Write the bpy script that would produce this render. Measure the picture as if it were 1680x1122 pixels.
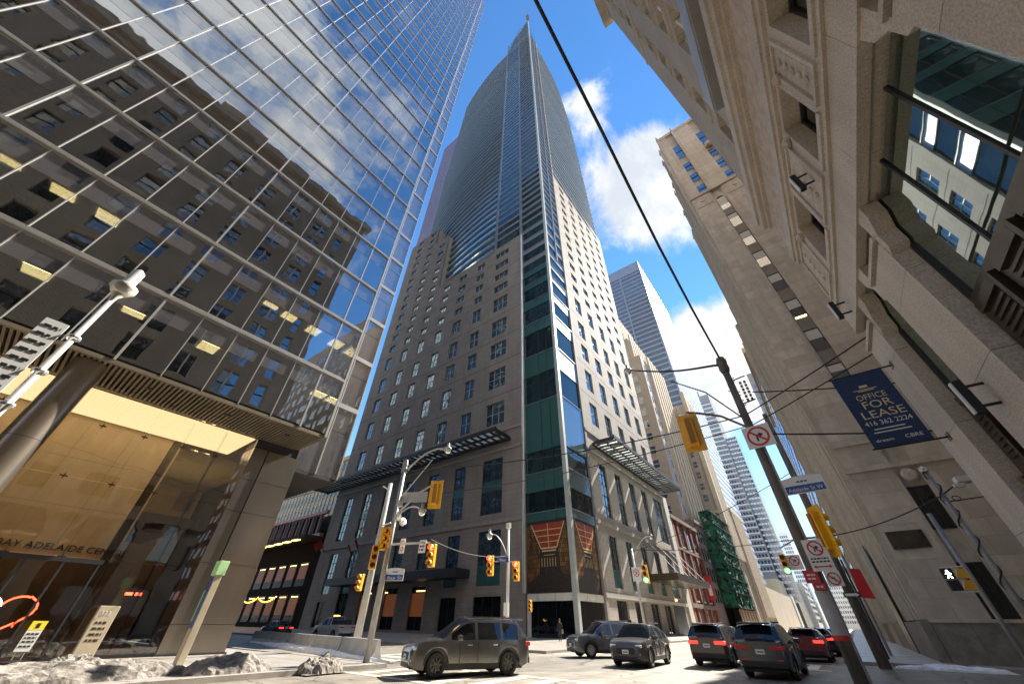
import bpy, bmesh, math, random
from mathutils import Vector, Matrix
random.seed(11)
R = math.radians
for o in list(bpy.data.objects): bpy.data.objects.remove(o)
scene = bpy.context.scene
COL = scene.collection

# ------------------------------------------------------------------ camera
# world: +X = west (right), +Y = south along Bay street, +Z = up
YAW, PITCH, ROLL = R(-37.6628), R(38.5309), R(0.7544)
fw = Vector((math.sin(YAW)*math.cos(PITCH), math.cos(YAW)*math.cos(PITCH), math.sin(PITCH)))
rt = Vector((math.cos(YAW), -math.sin(YAW), 0))
up = rt.cross(fw)
r2 = rt*math.cos(ROLL) + up*math.sin(ROLL)
u2 = up*math.cos(ROLL) - rt*math.sin(ROLL)
cam_d = bpy.data.cameras.new('camera'); cam = bpy.data.objects.new('camera', cam_d); COL.objects.link(cam)
cam.matrix_world = Matrix(((r2.x, u2.x, -fw.x, 0), (r2.y, u2.y, -fw.y, 0), (r2.z, u2.z, -fw.z, 1.6), (0, 0, 0, 1)))
cam_d.sensor_width = 36; cam_d.lens = 577.1/1680*36
cam_d.clip_start = 0.05; cam_d.clip_end = 4000
scene.camera = cam

# ------------------------------------------------------------------ sky, sun, exposure
SUN_AZ, SUN_EL = R(9.5), R(42)
sun_dir = Vector((math.sin(SUN_AZ)*math.cos(SUN_EL), math.cos(SUN_AZ)*math.cos(SUN_EL), math.sin(SUN_EL)))
world = bpy.data.worlds.new('World'); scene.world = world; world.use_nodes = True
nt = world.node_tree; nt.nodes.clear()
def wn(t, **k):
    n = nt.nodes.new(t)
    for a, b in k.items(): setattr(n, a, b)
    return n
def wl(a, b): nt.links.new(a, b)
w_out = wn('ShaderNodeOutputWorld'); w_bg = wn('ShaderNodeBackground')
sky = wn('ShaderNodeTexSky', sky_type='NISHITA'); sky.sun_disc = False
sky.sun_elevation = SUN_EL; sky.sun_rotation = SUN_AZ
sky.air_density = 1.0; sky.dust_density = 0.0; sky.ozone_density = 3.0
w_bg.inputs['Strength'].default_value = 0.108
hsv = wn('ShaderNodeHueSaturation'); hsv.inputs['Saturation'].default_value = 1.2; hsv.inputs['Value'].default_value = .9
wl(sky.outputs[0], hsv.inputs['Color'])
tc = wn('ShaderNodeTexCoord')
nrm = wn('ShaderNodeVectorMath', operation='NORMALIZE'); wl(tc.outputs['Generated'], nrm.inputs[0])
noi = wn('ShaderNodeTexNoise'); noi.inputs['Scale'].default_value = 5.0; noi.inputs['Detail'].default_value = 9; noi.inputs['Roughness'].default_value = 0.62; noi.inputs['Distortion'].default_value = 0.3
wl(nrm.outputs[0], noi.inputs['Vector'])
big = wn('ShaderNodeTexNoise'); big.inputs['Scale'].default_value = 1.7; big.inputs['Detail'].default_value = 3
wl(nrm.outputs[0], big.inputs['Vector'])
acc = None
def wmath(op, a, b=None, clamp=False):
    m = wn('ShaderNodeMath', operation=op); m.use_clamp = clamp
    for i, v in enumerate((a, b)):
        if v is None: continue
        if isinstance(v, (int, float)): m.inputs[i].default_value = v
        else: wl(v, m.inputs[i])
    return m.outputs[0]
# cumulus banks (direction, angular size); unseen high ones added to brighten the glass
for d, s, g in (((-0.035, .545, .835), 0.085, .60), ((.03, .50, .86), .055, .3), ((-.06, .865, .50), .085, .5), ((.02, .86, .51), .07, .45), ((-.055, .34, .94), .035, .28), ((.40, .15, .90), .15, .13), ((.6, .0, .8), .2, .12),
                ((.95, -.3, .25), .3, .22), ((.5, -.8, .3), .4, .22), ((-.7, -.6, .35), .4, .2), ((.55, -.25, .8), .16, .16)):
    dv = Vector(d).normalized()
    ds = wn('ShaderNodeVectorMath', operation='DISTANCE'); wl(nrm.outputs[0], ds.inputs[0]); ds.inputs[1].default_value = dv
    q = wmath('DIVIDE', ds.outputs['Value'], s*1.6); q = wmath('MULTIPLY', q, q); q = wmath('MULTIPLY', q, -1); q = wmath('EXPONENT', q); q = wmath('MULTIPLY', q, g)
    acc = q if acc is None else wmath('ADD', acc, q)
den = wmath('MULTIPLY', noi.outputs[0], .9)
den = wmath('ADD', den, acc)
den = wmath('ADD', den, wmath('MULTIPLY', wmath('SUBTRACT', big.outputs[0], .5), .35))
mr = wn('ShaderNodeMapRange', interpolation_type='SMOOTHSTEP'); wl(den, mr.inputs['Value'])
mr.inputs['From Min'].default_value = .56; mr.inputs['From Max'].default_value = .80
# lit cloud colour with slightly greyer bases
shade = wn('ShaderNodeMapRange'); wl(noi.outputs[0], shade.inputs['Value']); shade.inputs['From Min'].default_value = .36; shade.inputs['From Max'].default_value = .62
cl = wn('ShaderNodeMix', data_type='RGBA'); cl.inputs[6].default_value = (2.35, 2.55, 2.85, 1); cl.inputs[7].default_value = (3.75, 3.75, 3.7, 1); wl(shade.outputs[0], cl.inputs[0])
sxyz = wn('ShaderNodeSeparateXYZ'); wl(nrm.outputs[0], sxyz.inputs[0])
hzr = wn('ShaderNodeMapRange', interpolation_type='SMOOTHSTEP'); wl(sxyz.outputs[2], hzr.inputs['Value']); hzr.inputs['From Min'].default_value = .42; hzr.inputs['From Max'].default_value = .05; hzr.inputs['To Max'].default_value = .85
hzm = wn('ShaderNodeMix', data_type='RGBA'); wl(hzr.outputs[0], hzm.inputs[0]); wl(hsv.outputs[0], hzm.inputs[6]); hzm.inputs[7].default_value = (2.5, 2.7, 3.0, 1)
mx = wn('ShaderNodeMix', data_type='RGBA'); wl(mr.outputs[0], mx.inputs[0]); wl(hzm.outputs[2], mx.inputs[6]); wl(cl.outputs[2], mx.inputs[7])
wl(mx.outputs[2], w_bg.inputs['Color']); wl(w_bg.outputs[0], w_out.inputs['Surface'])

sun_d = bpy.data.lights.new('sun', 'SUN'); sun_d.energy = 5.0; sun_d.angle = R(.55); sun_d.color = (1.0, .93, .82)
sun = bpy.data.objects.new('sun', sun_d); COL.objects.link(sun)
sun.rotation_euler = sun_dir.to_track_quat('Z', 'Y').to_euler()
vs = scene.view_settings; vs.view_transform = 'Standard'; vs.look = 'None'; vs.gamma = 1; vs.use_curve_mapping = False
vs.exposure = 1.6
cy = scene.cycles; cy.use_denoising = True; cy.max_bounces = 5; cy.adaptive_threshold = .02; cy.diffuse_bounces = 3; cy.glossy_bounces = 3; cy.transmission_bounces = 2; cy.transparent_max_bounces = 8
cy.caustics_reflective = True; cy.blur_glossy = 1.5; cy.caustics_refractive = False; cy.sample_clamp_indirect = 6

# ------------------------------------------------------------------ materials
MAT = {}
def _new(name):
    m = bpy.data.materials.new(name); m.use_nodes = True; MAT[name] = m
    n = m.node_tree; b = n.nodes['Principled BSDF']; return m, n, b
def _n(n, t, **k):
    x = n.nodes.new(t)
    for a, b in k.items(): setattr(x, a, b)
    return x
def pos(n, scale=None):
    g = _n(n, 'ShaderNodeNewGeometry')
    if scale is None: return g.outputs['Position']
    v = _n(n, 'ShaderNodeVectorMath', operation='MULTIPLY'); v.inputs[1].default_value = scale if hasattr(scale, '__len__') else (scale,)*3
    n.links.new(g.outputs['Position'], v.inputs[0]); return v.outputs[0]
def ramp(n, fac, c0, c1, p0=.3, p1=.7):
    r = _n(n, 'ShaderNodeValToRGB'); e = r.color_ramp.elements
    e[0].position = p0; e[1].position = p1; e[0].color = (*c0, 1); e[1].color = (*c1, 1)
    n.links.new(fac, r.inputs[0]); return r.outputs[0]
def mixc(n, fac, a, b, mode='MIX'):
    m = _n(n, 'ShaderNodeMix', data_type='RGBA', blend_type=mode)
    if isinstance(fac, (int, float)): m.inputs[0].default_value = fac
    else: n.links.new(fac, m.inputs[0])
    for i, v in ((6, a), (7, b)):
        if isinstance(v, tuple): m.inputs[i].default_value = (*v, 1)
        else: n.links.new(v, m.inputs[i])
    return m.outputs[2]
def sc(c, k): return tuple(min(1, x*k) for x in c)
def mat(name, c, rough=.6, metal=0., var=.25, scale=1.2, bump=.0, bscale=30, spec=.5, stretch=None, objvar=0., streak=0., speck=0.):
    """plain surface: base colour with large and small tonal noise, optional grain bump, optional per-object tone"""
    m, n, b = _new(name)
    b.inputs['Roughness'].default_value = rough; b.inputs['Metallic'].default_value = metal
    b.inputs['Specular IOR Level'].default_value = spec
    col = None
    if var:
        nz = _n(n, 'ShaderNodeTexNoise'); nz.inputs['Scale'].default_value = scale; nz.inputs['Detail'].default_value = 6; nz.inputs['Roughness'].default_value = .65
        n.links.new(pos(n, stretch), nz.inputs['Vector'])
        col = ramp(n, nz.outputs[0], sc(c, 1-var), sc(c, 1+var))
    else:
        col = c
    if streak:
        nz2 = _n(n, 'ShaderNodeTexNoise'); nz2.inputs['Scale'].default_value = 1; nz2.inputs['Detail'].default_value = 5
        n.links.new(pos(n, (1.6, 1.6, .12)), nz2.inputs['Vector'])
        f = ramp(n, nz2.outputs[0], (1-streak,)*3, (1, 1, 1), .35, .62)
        col = mixc(n, 1., col, f, 'MULTIPLY')
    if speck:
        nz3 = _n(n, 'ShaderNodeTexNoise'); nz3.inputs['Scale'].default_value = 22; nz3.inputs['Detail'].default_value = 3; nz3.inputs['Roughness'].default_value = .8
        n.links.new(pos(n), nz3.inputs['Vector'])
        col = mixc(n, 1., col, ramp(n, nz3.outputs[0], (1-speck,)*3, (1, 1, 1), .38, .6), 'MULTIPLY')
    if objvar:
        oi = _n(n, 'ShaderNodeObjectInfo'); mr_ = _n(n, 'ShaderNodeMapRange'); n.links.new(oi.outputs['Random'], mr_.inputs[0])
        mr_.inputs[3].default_value = 1-objvar; mr_.inputs[4].default_value = 1+objvar
        h = _n(n, 'ShaderNodeHueSaturation')
        if isinstance(col, tuple): h.inputs['Color'].default_value = (*col, 1)
        else: n.links.new(col, h.inputs['Color'])
        n.links.new(mr_.outputs[0], h.inputs['Value']); col = h.outputs[0]
    if isinstance(col, tuple): b.inputs['Base Color'].default_value = (*col, 1)
    else: n.links.new(col, b.inputs['Base Color'])
    if bump:
        nb = _n(n, 'ShaderNodeTexNoise'); nb.inputs['Scale'].default_value = bscale; nb.inputs['Detail'].default_value = 4
        n.links.new(pos(n), nb.inputs['Vector'])
        bp = _n(n, 'ShaderNodeBump'); bp.inputs['Strength'].default_value = bump; bp.inputs['Distance'].default_value = .02
        n.links.new(nb.outputs[0], bp.inputs['Height']); n.links.new(bp.outputs[0], b.inputs['Normal'])
    return m
def emis(name, c, s):
    m, n, b = _new(name); b.inputs['Base Color'].default_value = (*sc(c, .6 if s > .5 else .03), 1); b.inputs['Emission Color'].default_value = (*c, 1); b.inputs['Emission Strength'].default_value = s
    m.cycles.emission_sampling = 'AUTO' if name == 'ceiling_glow' else 'NONE'
    return m
def mglass(name, tint, refl, wav=.02, wsc=.35, rough=.015, gcol=(.93, .97, 1), opaque=None, objvar=0., ior=1.55):
    """window glass: fresnel mix of a mirror and either see-through tint or an opaque dark back"""
    m, n, b = _new(name); out = n.nodes['Material Output']
    g = _n(n, 'ShaderNodeBsdfGlossy'); g.inputs['Roughness'].default_value = rough; g.inputs['Color'].default_value = (*gcol, 1)
    if opaque: 
        t = _n(n, 'ShaderNodeBsdfDiffuse'); t.inputs['Color'].default_value = (*opaque, 1)
        if objvar:
            oi = _n(n, 'ShaderNodeObjectInfo'); cr = ramp(n, oi.outputs['Random'], sc(opaque, 1-objvar), sc(opaque, 1+objvar), 0, 1); n.links.new(cr, t.inputs['Color'])
    else:
        t = _n(n, 'ShaderNodeBsdfTransparent'); t.inputs['Color'].default_value = (*tint, 1)
    fr = _n(n, 'ShaderNodeFresnel'); fr.inputs['IOR'].default_value = ior
    mrn = _n(n, 'ShaderNodeMapRange'); n.links.new(fr.outputs[0], mrn.inputs[0]); mrn.inputs[1].default_value = .04; mrn.inputs[2].default_value = .7; mrn.inputs[3].default_value = refl; mrn.inputs[4].default_value = 1
    ms = _n(n, 'ShaderNodeMixShader'); n.links.new(mrn.outputs[0], ms.inputs[0]); n.links.new(t.outputs[0], ms.inputs[1]); n.links.new(g.outputs[0], ms.inputs[2])
    n.links.new(ms.outputs[0], out.inputs['Surface'])
    if wav:
        nb = _n(n, 'ShaderNodeTexNoise'); nb.inputs['Scale'].default_value = wsc; nb.inputs['Detail'].default_value = 1.5
        n.links.new(pos(n), nb.inputs['Vector'])
        bp = _n(n, 'ShaderNodeBump'); bp.inputs['Strength'].default_value = 1; bp.inputs['Distance'].default_value = wav
        n.links.new(nb.outputs[0], bp.inputs['Height']); n.links.new(bp.outputs[0], g.inputs['Normal'])
    return m
def masonry(name, c, c2, mortar, bw, bh, axis, msz=.012, rough=.85, off=.5, bump=.25, var=.18):
    """coursed panels: axis 'x' = wall running along X (north/south faces), 'y' = along Y"""
    m, n, b = _new(name); b.inputs['Roughness'].default_value = rough
    g = _n(n, 'ShaderNodeNewGeometry'); s = _n(n, 'ShaderNodeSeparateXYZ'); n.links.new(g.outputs['Position'], s.inputs[0])
    cb = _n(n, 'ShaderNodeCombineXYZ'); n.links.new(s.outputs[0 if axis == 'x' else 1], cb.inputs[0]); n.links.new(s.outputs[2], cb.inputs[1])
    br = _n(n, 'ShaderNodeTexBrick'); n.links.new(cb.outputs[0], br.inputs['Vector']); br.offset = off
    br.inputs['Color1'].default_value = (*c, 1); br.inputs['Color2'].default_value = (*c2, 1); br.inputs['Mortar'].default_value = (*mortar, 1)
    br.inputs['Scale'].default_value = 1; br.inputs['Brick Width'].default_value = bw; br.inputs['Row Height'].default_value = bh; br.inputs['Mortar Size'].default_value = msz; br.inputs['Bias'].default_value = 0
    nz = _n(n, 'ShaderNodeTexNoise'); nz.inputs['Scale'].default_value = .5; nz.inputs['Detail'].default_value = 7; n.links.new(pos(n, (1, 1, .5)), nz.inputs['Vector'])
    col = mixc(n, 1., br.outputs[0], ramp(n, nz.outputs[0], (1-var,)*3, (1, 1, 1), .3, .65), 'MULTIPLY')
    n.links.new(col, b.inputs['Base Color'])
    bp = _n(n, 'ShaderNodeBump'); bp.inputs['Strength'].default_value = bump; bp.inputs['Distance'].default_value = .03; bp.invert = True
    n.links.new(br.outputs['Fac'], bp.inputs['Height']); n.links.new(bp.outputs[0], b.inputs['Normal'])
    return m

mat('asphalt', (.235, .21, .17), .6, var=.3, scale=1.1, bump=.5, bscale=60)
def _asphalt():
    m = MAT['asphalt']; n = m.node_tree; b = n.nodes['Principled BSDF']; src = b.inputs['Base Color'].links[0].from_socket
    vz = _n(n, 'ShaderNodeTexVoronoi', feature='DISTANCE_TO_EDGE'); vz.inputs['Scale'].default_value = .28
    wz = _n(n, 'ShaderNodeTexNoise'); wz.inputs['Scale'].default_value = .9; wz.inputs['Detail'].default_value = 6; n.links.new(pos(n), wz.inputs['Vector'])
    va = _n(n, 'ShaderNodeVectorMath', operation='MULTIPLY_ADD'); n.links.new(wz.outputs[1], va.inputs[0]); va.inputs[1].default_value = (1.6, 1.6, 0); n.links.new(pos(n), va.inputs[2]); n.links.new(va.outputs[0], vz.inputs['Vector'])
    crack = ramp(n, vz.outputs['Distance'], (.35, .35, .35), (1, 1, 1), .004, .012)
    pz = _n(n, 'ShaderNodeTexVoronoi'); pz.inputs['Scale'].default_value = .16; n.links.new(pos(n, (1, .6, 1)), pz.inputs['Vector'])
    hs = _n(n, 'ShaderNodeSeparateColor'); n.links.new(pz.outputs['Color'], hs.inputs[0]); patch = ramp(n, hs.outputs[0], (.72, .73, .75), (1.0, 1.0, 1.0), .2, .6)
    tz = _n(n, 'ShaderNodeTexNoise'); tz.inputs['Scale'].default_value = 1; tz.inputs['Detail'].default_value = 5; n.links.new(pos(n, (1.3, .05, 1)), tz.inputs['Vector']); track = ramp(n, tz.outputs[0], (.78, .77, .75), (1, 1, 1), .38, .58)
    c = mixc(n, 1., mixc(n, 1., mixc(n, 1., src, crack, 'MULTIPLY'), patch, 'MULTIPLY'), track, 'MULTIPLY'); n.links.new(c, b.inputs['Base Color'])
_asphalt()
mat('ground_far', (.14, .135, .125), .85)
mat('paving', (.32, .295, .26), .42, var=.2, scale=.8, bump=.2)
mat('kerb', (.33, .305, .265), .8, bump=.2)
mat('road_paint', (.78, .70, .50), .6, var=.25, scale=5)
mat('yellow_paint', (.75, .52, .12), .6, var=.25, scale=5)
mat('snow', (.24, .215, .185), .85, var=.65, scale=4, bump=.7, bscale=18)
mat('white_snow', (.82, .84, .88), .7, var=.15, scale=3, bump=.5, bscale=12)
mat('concrete', (.44, .43, .41), .85, var=.2, bump=.2)
mat('aluminium', (.62, .60, .57), .32, .75, var=.08, scale=.6)
mat('band_metal', (.46, .44, .41), .4, .6, var=.1)
mat('fin_metal', (.68, .66, .62), .3, .55, var=.05)
mat('dark_metal', (.045, .045, .05), .45, .4, var=.1)
mat('matte_black', (.014, .013, .012), .9, var=.3, spec=.1)  # near-black, matte, hardly any sheen
mat('black', (.012, .012, .013), .5, var=0)
mat('slat_metal', (.23, .19, .14), .45, .4, var=.1)
mat('bronze', (.11, .085, .055), .35, .7, var=.3, scale=2)
mat('column_metal', (.36, .30, .24), .28, .85, var=.12, scale=.8, stretch=(1, 1, .2))
mat('steel_clad', (.34, .295, .245), .25, .9, var=.14, scale=.5, stretch=(1, 1, .25), bump=.02, bscale=2)
mat('interior_dark', (.05, .045, .04), .9, var=.4, scale=.5)
mat('ceiling_white', (.45, .43, .38), .9, var=.1)
mat('lobby_stone', (.66, .53, .34), .6, var=.12, scale=1.5, stretch=(1, 1, .35))
mat('lobby_floor', (.3, .27, .22), .2)
emis('lamp_warm', (1, .66, .26), 3.2)
emis('lamp_amber', (1, .55, .16), 2.0)
emis('ceiling_glow', (1, .73, .40), .62)
emis('red_light', (1, .05, .02), 6)
emis('green_light', (.05, 1, .35), 6)
emis('amber_sign', (1, .45, .05), 4)
emis('white_light', (1, 1, .95), 5)
emis('tail_light', (1, .03, .02), 1.2)
mglass('lb_vision', (.42, .46, .48), .40, wav=.012, wsc=.45)
mglass('lb_spandrel', None, .30, wav=.012, wsc=.45, opaque=(.115, .11, .115), rough=.03)
mglass('lobby_glass', (.86, .85, .82), .10, wav=.006, wsc=.6)
mglass('ht_glass', None, .13, wav=.02, wsc=.5, opaque=(.014, .03, .036), gcol=(.72, .90, .95), objvar=.6)
mglass('ht_corner', None, .07, wav=.01, wsc=.5, opaque=(.020, .030, .032), gcol=(.75, .88, .88), ior=1.32, objvar=.6)
mglass('ht_window', None, .22, wav=.02, wsc=.9, opaque=(.012, .022, .026), gcol=(.72, .9, .98), objvar=.9)
mglass('ht_teal', None, .10, wav=.01, wsc=.5, opaque=(.05, .135, .13), gcol=(.7, .95, .95), rough=.08)
mglass('ht_blue', None, .12, wav=.01, wsc=.5, opaque=(.10, .14, .155), gcol=(.8, .9, 1), rough=.08)
mglass('nr_glass', None, .34, wav=.0012, wsc=.8, opaque=(.03, .04, .032), gcol=(.86, .95, .90))
mglass('shop_glass', None, .03, wav=.01, wsc=1, opaque=(.010, .009, .008), ior=1.18)
emis('shop_glow', (1, .30, .07), .03)
mglass('dark_glass', None, .10, wav=.01, wsc=1, opaque=(.008, .009, .01))
mglass('b2_glass', None, .42, wav=.01, wsc=1.2, opaque=(.04, .05, .055), objvar=.8)
mglass('far_glass', None, .25, wav=0, opaque=(.03, .05, .08), gcol=(.8, .9, 1))
mglass('far_blue', None, .2, wav=0, opaque=(.15, .18, .23), gcol=(.85, .92, 1), rough=.2)  # paler, less saturated blue: distance haze put into the colour
mglass('car_glass', None, .07, wav=0, opaque=(.012, .013, .015), ior=1.4)
masonry('ht_stone', (.35, .305, .27), (.315, .275, .245), (.16, .14, .125), 1.35, .80, 'x', .014, off=0)  # north face: shade put into the darker stone colour
masonry('ht_stone_sunlit', (.50, .45, .385), (.46, .41, .35), (.24, .21, .18), 1.35, .80, 'y', .014, off=0)  # west face: same stone lightened, sunlight put into the colour
mat('ht_plain', (.33, .30, .27), .8, var=.12)
mat('ht_band', (.27, .30, .325), .35, .35, var=.1, objvar=.08)
mat('ht_pier', (.48, .51, .47), .5, .2, var=.08)
mat('groove', (.055, .05, .045), .9, var=0)
mat('granite', (.70, .60, .49), .62, var=.10, scale=.5, speck=.35, bump=.25, bscale=90, objvar=.05, streak=.12)
mat('granite_dark', (.54, .43, .33), .7, var=.25, scale=2.5, bump=.3, bscale=60)
mat('granite_carved', (.62, .53, .425), .75, var=.25, scale=6, bump=1.0, bscale=9, streak=.2)
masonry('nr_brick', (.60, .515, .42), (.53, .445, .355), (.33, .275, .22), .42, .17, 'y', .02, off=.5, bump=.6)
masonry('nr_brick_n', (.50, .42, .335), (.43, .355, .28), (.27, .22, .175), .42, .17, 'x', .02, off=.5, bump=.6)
mat('b2_stone', (.63, .545, .44), .85, var=.12, scale=1.4, bump=.2, bscale=25, objvar=.10, streak=.15)
mat('b2_trim', (.62, .54, .435), .85, var=.15, scale=1.5, streak=.22, bump=.2)
mat('b2_base', (.24, .21, .17), .7, var=.35, scale=1.5)
mat('spandrel_ribbed', (.33, .28, .22), .6, var=.15)
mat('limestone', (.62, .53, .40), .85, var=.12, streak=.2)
mat('limestone_shade', (.43, .36, .28), .85, var=.12)  # limestone darkened, shade of the unlit walls put into the colour
mat('red_brick', (.26, .10, .065), .85, var=.3, scale=3)
mat('red_granite', (.30, .15, .12), .5, var=.1)
mat('brown_stone', (.24, .17, .13), .85, var=.3)
mat('cream', (.66, .58, .42), .8, var=.1)
mat('white_stone', (.70, .67, .60), .8, var=.1)
mat('far_white', (.78, .80, .82), .4, .2, var=.05)
mat('far_grey', (.34, .35, .36), .6, var=.12)
mat('far_blue_metal', (.36, .42, .52), .45, .3, var=.08)
mat('green_net', (.016, .135, .068), .85, var=.6, scale=.7)
_m = MAT['green_net'].node_tree; _t = _n(_m, 'ShaderNodeBsdfTransparent'); _x = _n(_m, 'ShaderNodeMixShader'); _z = _n(_m, 'ShaderNodeTexNoise'); _z.inputs['Scale'].default_value = .8; _z.inputs['Detail'].default_value = 8; _m.links.new(pos(_m), _z.inputs['Vector'])
_m.links.new(ramp(_m, _z.outputs[0], (0, 0, 0), (.85, .85, .85), .52, .60), _x.inputs[0]); _m.links.new(_m.nodes['Principled BSDF'].outputs[0], _x.inputs[1]); _m.links.new(_t.outputs[0], _x.inputs[2]); _m.links.new(_x.outputs[0], _m.nodes['Material Output'].inputs[0])
mat('plywood', (.40, .27, .16), .8, var=.3, scale=2)
mat('pink_metal', (.48, .20, .19), .5, .2, var=.2)
mat('pole_grey', (.36, .35, .33), .5, .5, var=.2, scale=4)
mat('pole_wood', (.17, .145, .12), .9, var=.4, scale=6, stretch=(1, 1, .15), bump=.5, bscale=25)
mat('pole_pale', (.62, .60, .55), .5, .3, var=.15)
mat('cable', (.03, .028, .028), .7, var=.2)
mat('signal_yellow', (.95, .47, .02), .42, var=.12, scale=5)
mat('signal_shadow', (.42, .17, .01), .5, var=.1)  # signal yellow darkened, shade put into the rear door colour
mat('lens_off', (.06, .02, .01), .2, var=0)
mat('sign_white', (.80, .80, .78), .45, var=.06, scale=5)
mat('sign_blue', (.035, .10, .32), .45, var=.08)
mat('sign_red', (.62, .035, .03), .45, var=.08)
mat('sign_black', (.02, .02, .022), .45, var=0)
mat('sign_green', (.45, .74, .36), .5, var=.1)
mat('sign_yellow', (.92, .78, .05), .5, var=.05)
mat('banner_navy', (.022, .045, .115), .75, var=.15, scale=4)
mat('gold_ink', (.72, .62, .40), .7, var=0)
mat('totem_tan', (.50, .42, .30), .6, var=.15)
mat('tyre', (.022, .022, .023), .8, var=.3, scale=8)
mat('rim', (.48, .48, .48), .3, .8, var=.1)
mat('rim_dark', (.10, .10, .10), .4, .7, var=.1)
mat('plastic_black', (.02, .02, .021), .55, var=.1)
mat('chrome', (.75, .75, .76), .12, 1, var=0)
mat('skin', (.52, .31, .22), .6, var=.08)
mat('hair', (.03, .022, .018), .7, var=.1)
mat('coat_dark', (.022, .022, .026), .85, var=.3, scale=6)
mat('trousers', (.04, .042, .055), .85, var=.3, scale=6)
mat('vest_orange', (.85, .28, .03), .7, var=.1)
mat('tan_bag', (.42, .29, .17), .8, var=.1)
mat('flag_red', (.62, .03, .035), .8, var=.1)
mat('flag_white', (.82, .82, .80), .8, var=.05)
mat('poster_red', (.30, .045, .025), .5, var=.5, scale=3)
masonry('poster_amber', (.34, .17, .05), (.10, .045, .02), (.025, .016, .01), .36, .55, 'x', .03, rough=.5, off=.3, bump=0, var=.7)
mat('poster_dark', (.035, .026, .02), .5, var=.7, scale=3)
mat('poster_gold', (.70, .50, .22), .5, var=.2, scale=5)
mat('headlight', (.75, .77, .8), .1, .1, var=0)
def paint(name, c, rough=.28, metal=.1):
    m = mat(name, c, rough, metal, var=.12, scale=3); b = m.node_tree.nodes['Principled BSDF']; b.inputs['Coat Weight'].default_value = .7; b.inputs['Coat Roughness'].default_value = .08
paint('paint_graphite', (.15, .145, .14), .22, .55); paint('paint_grey', (.17, .175, .19), .22, .5); paint('paint_navy', (.030, .032, .042)); paint('paint_bronze', (.07, .068, .066)); paint('paint_white', (.62, .62, .60), .3, 0); paint('paint_red', (.22, .03, .03)); paint('paint_black', (.02, .02, .022))

# ------------------------------------------------------------------ object helpers
LOC = {}
def link(o, parent=None, w=(0, 0, 0)):
    COL.objects.link(o); w = Vector(w)
    if parent is not None:
        o.parent = parent; o.location = w - LOC[parent]
    else:
        o.location = w
    LOC[o] = w
    return o
def tag(o, label=None, cat=None, group=None, kind=None):
    if label: o['label'] = label
    if cat: o['category'] = cat
    if group: o['group'] = group
    if kind: o['kind'] = kind
    return o
def thing(name, w, label, cat, group=None, rz=0):
    o = bpy.data.objects.new(name, None); link(o, None, w); o.rotation_euler[2] = rz; o.empty_display_size = .3
    return tag(o, label, cat, group)
BOXC = {}
def boxmesh(dx, dy, dz, m):
    k = (round(dx, 3), round(dy, 3), round(dz, 3), m)
    if k not in BOXC:
        x, y, z = dx/2, dy/2, dz/2
        me = bpy.data.meshes.new('box')
        me.from_pydata([(-x, -y, -z), (x, -y, -z), (x, y, -z), (-x, y, -z), (-x, -y, z), (x, -y, z), (x, y, z), (-x, y, z)], [], [(0, 3, 2, 1), (4, 5, 6, 7), (0, 1, 5, 4), (1, 2, 6, 5), (2, 3, 7, 6), (3, 0, 4, 7)])
        me.materials.append(MAT[m]); BOXC[k] = me
    return BOXC[k]
def box(name, a, b, m, parent=None):
    """axis-aligned box between two world corners"""
    a = Vector(a); b = Vector(b); d = b-a
    o = bpy.data.objects.new(name, boxmesh(abs(d.x), abs(d.y), abs(d.z), m))
    return link(o, parent, (a+b)/2)
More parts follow.
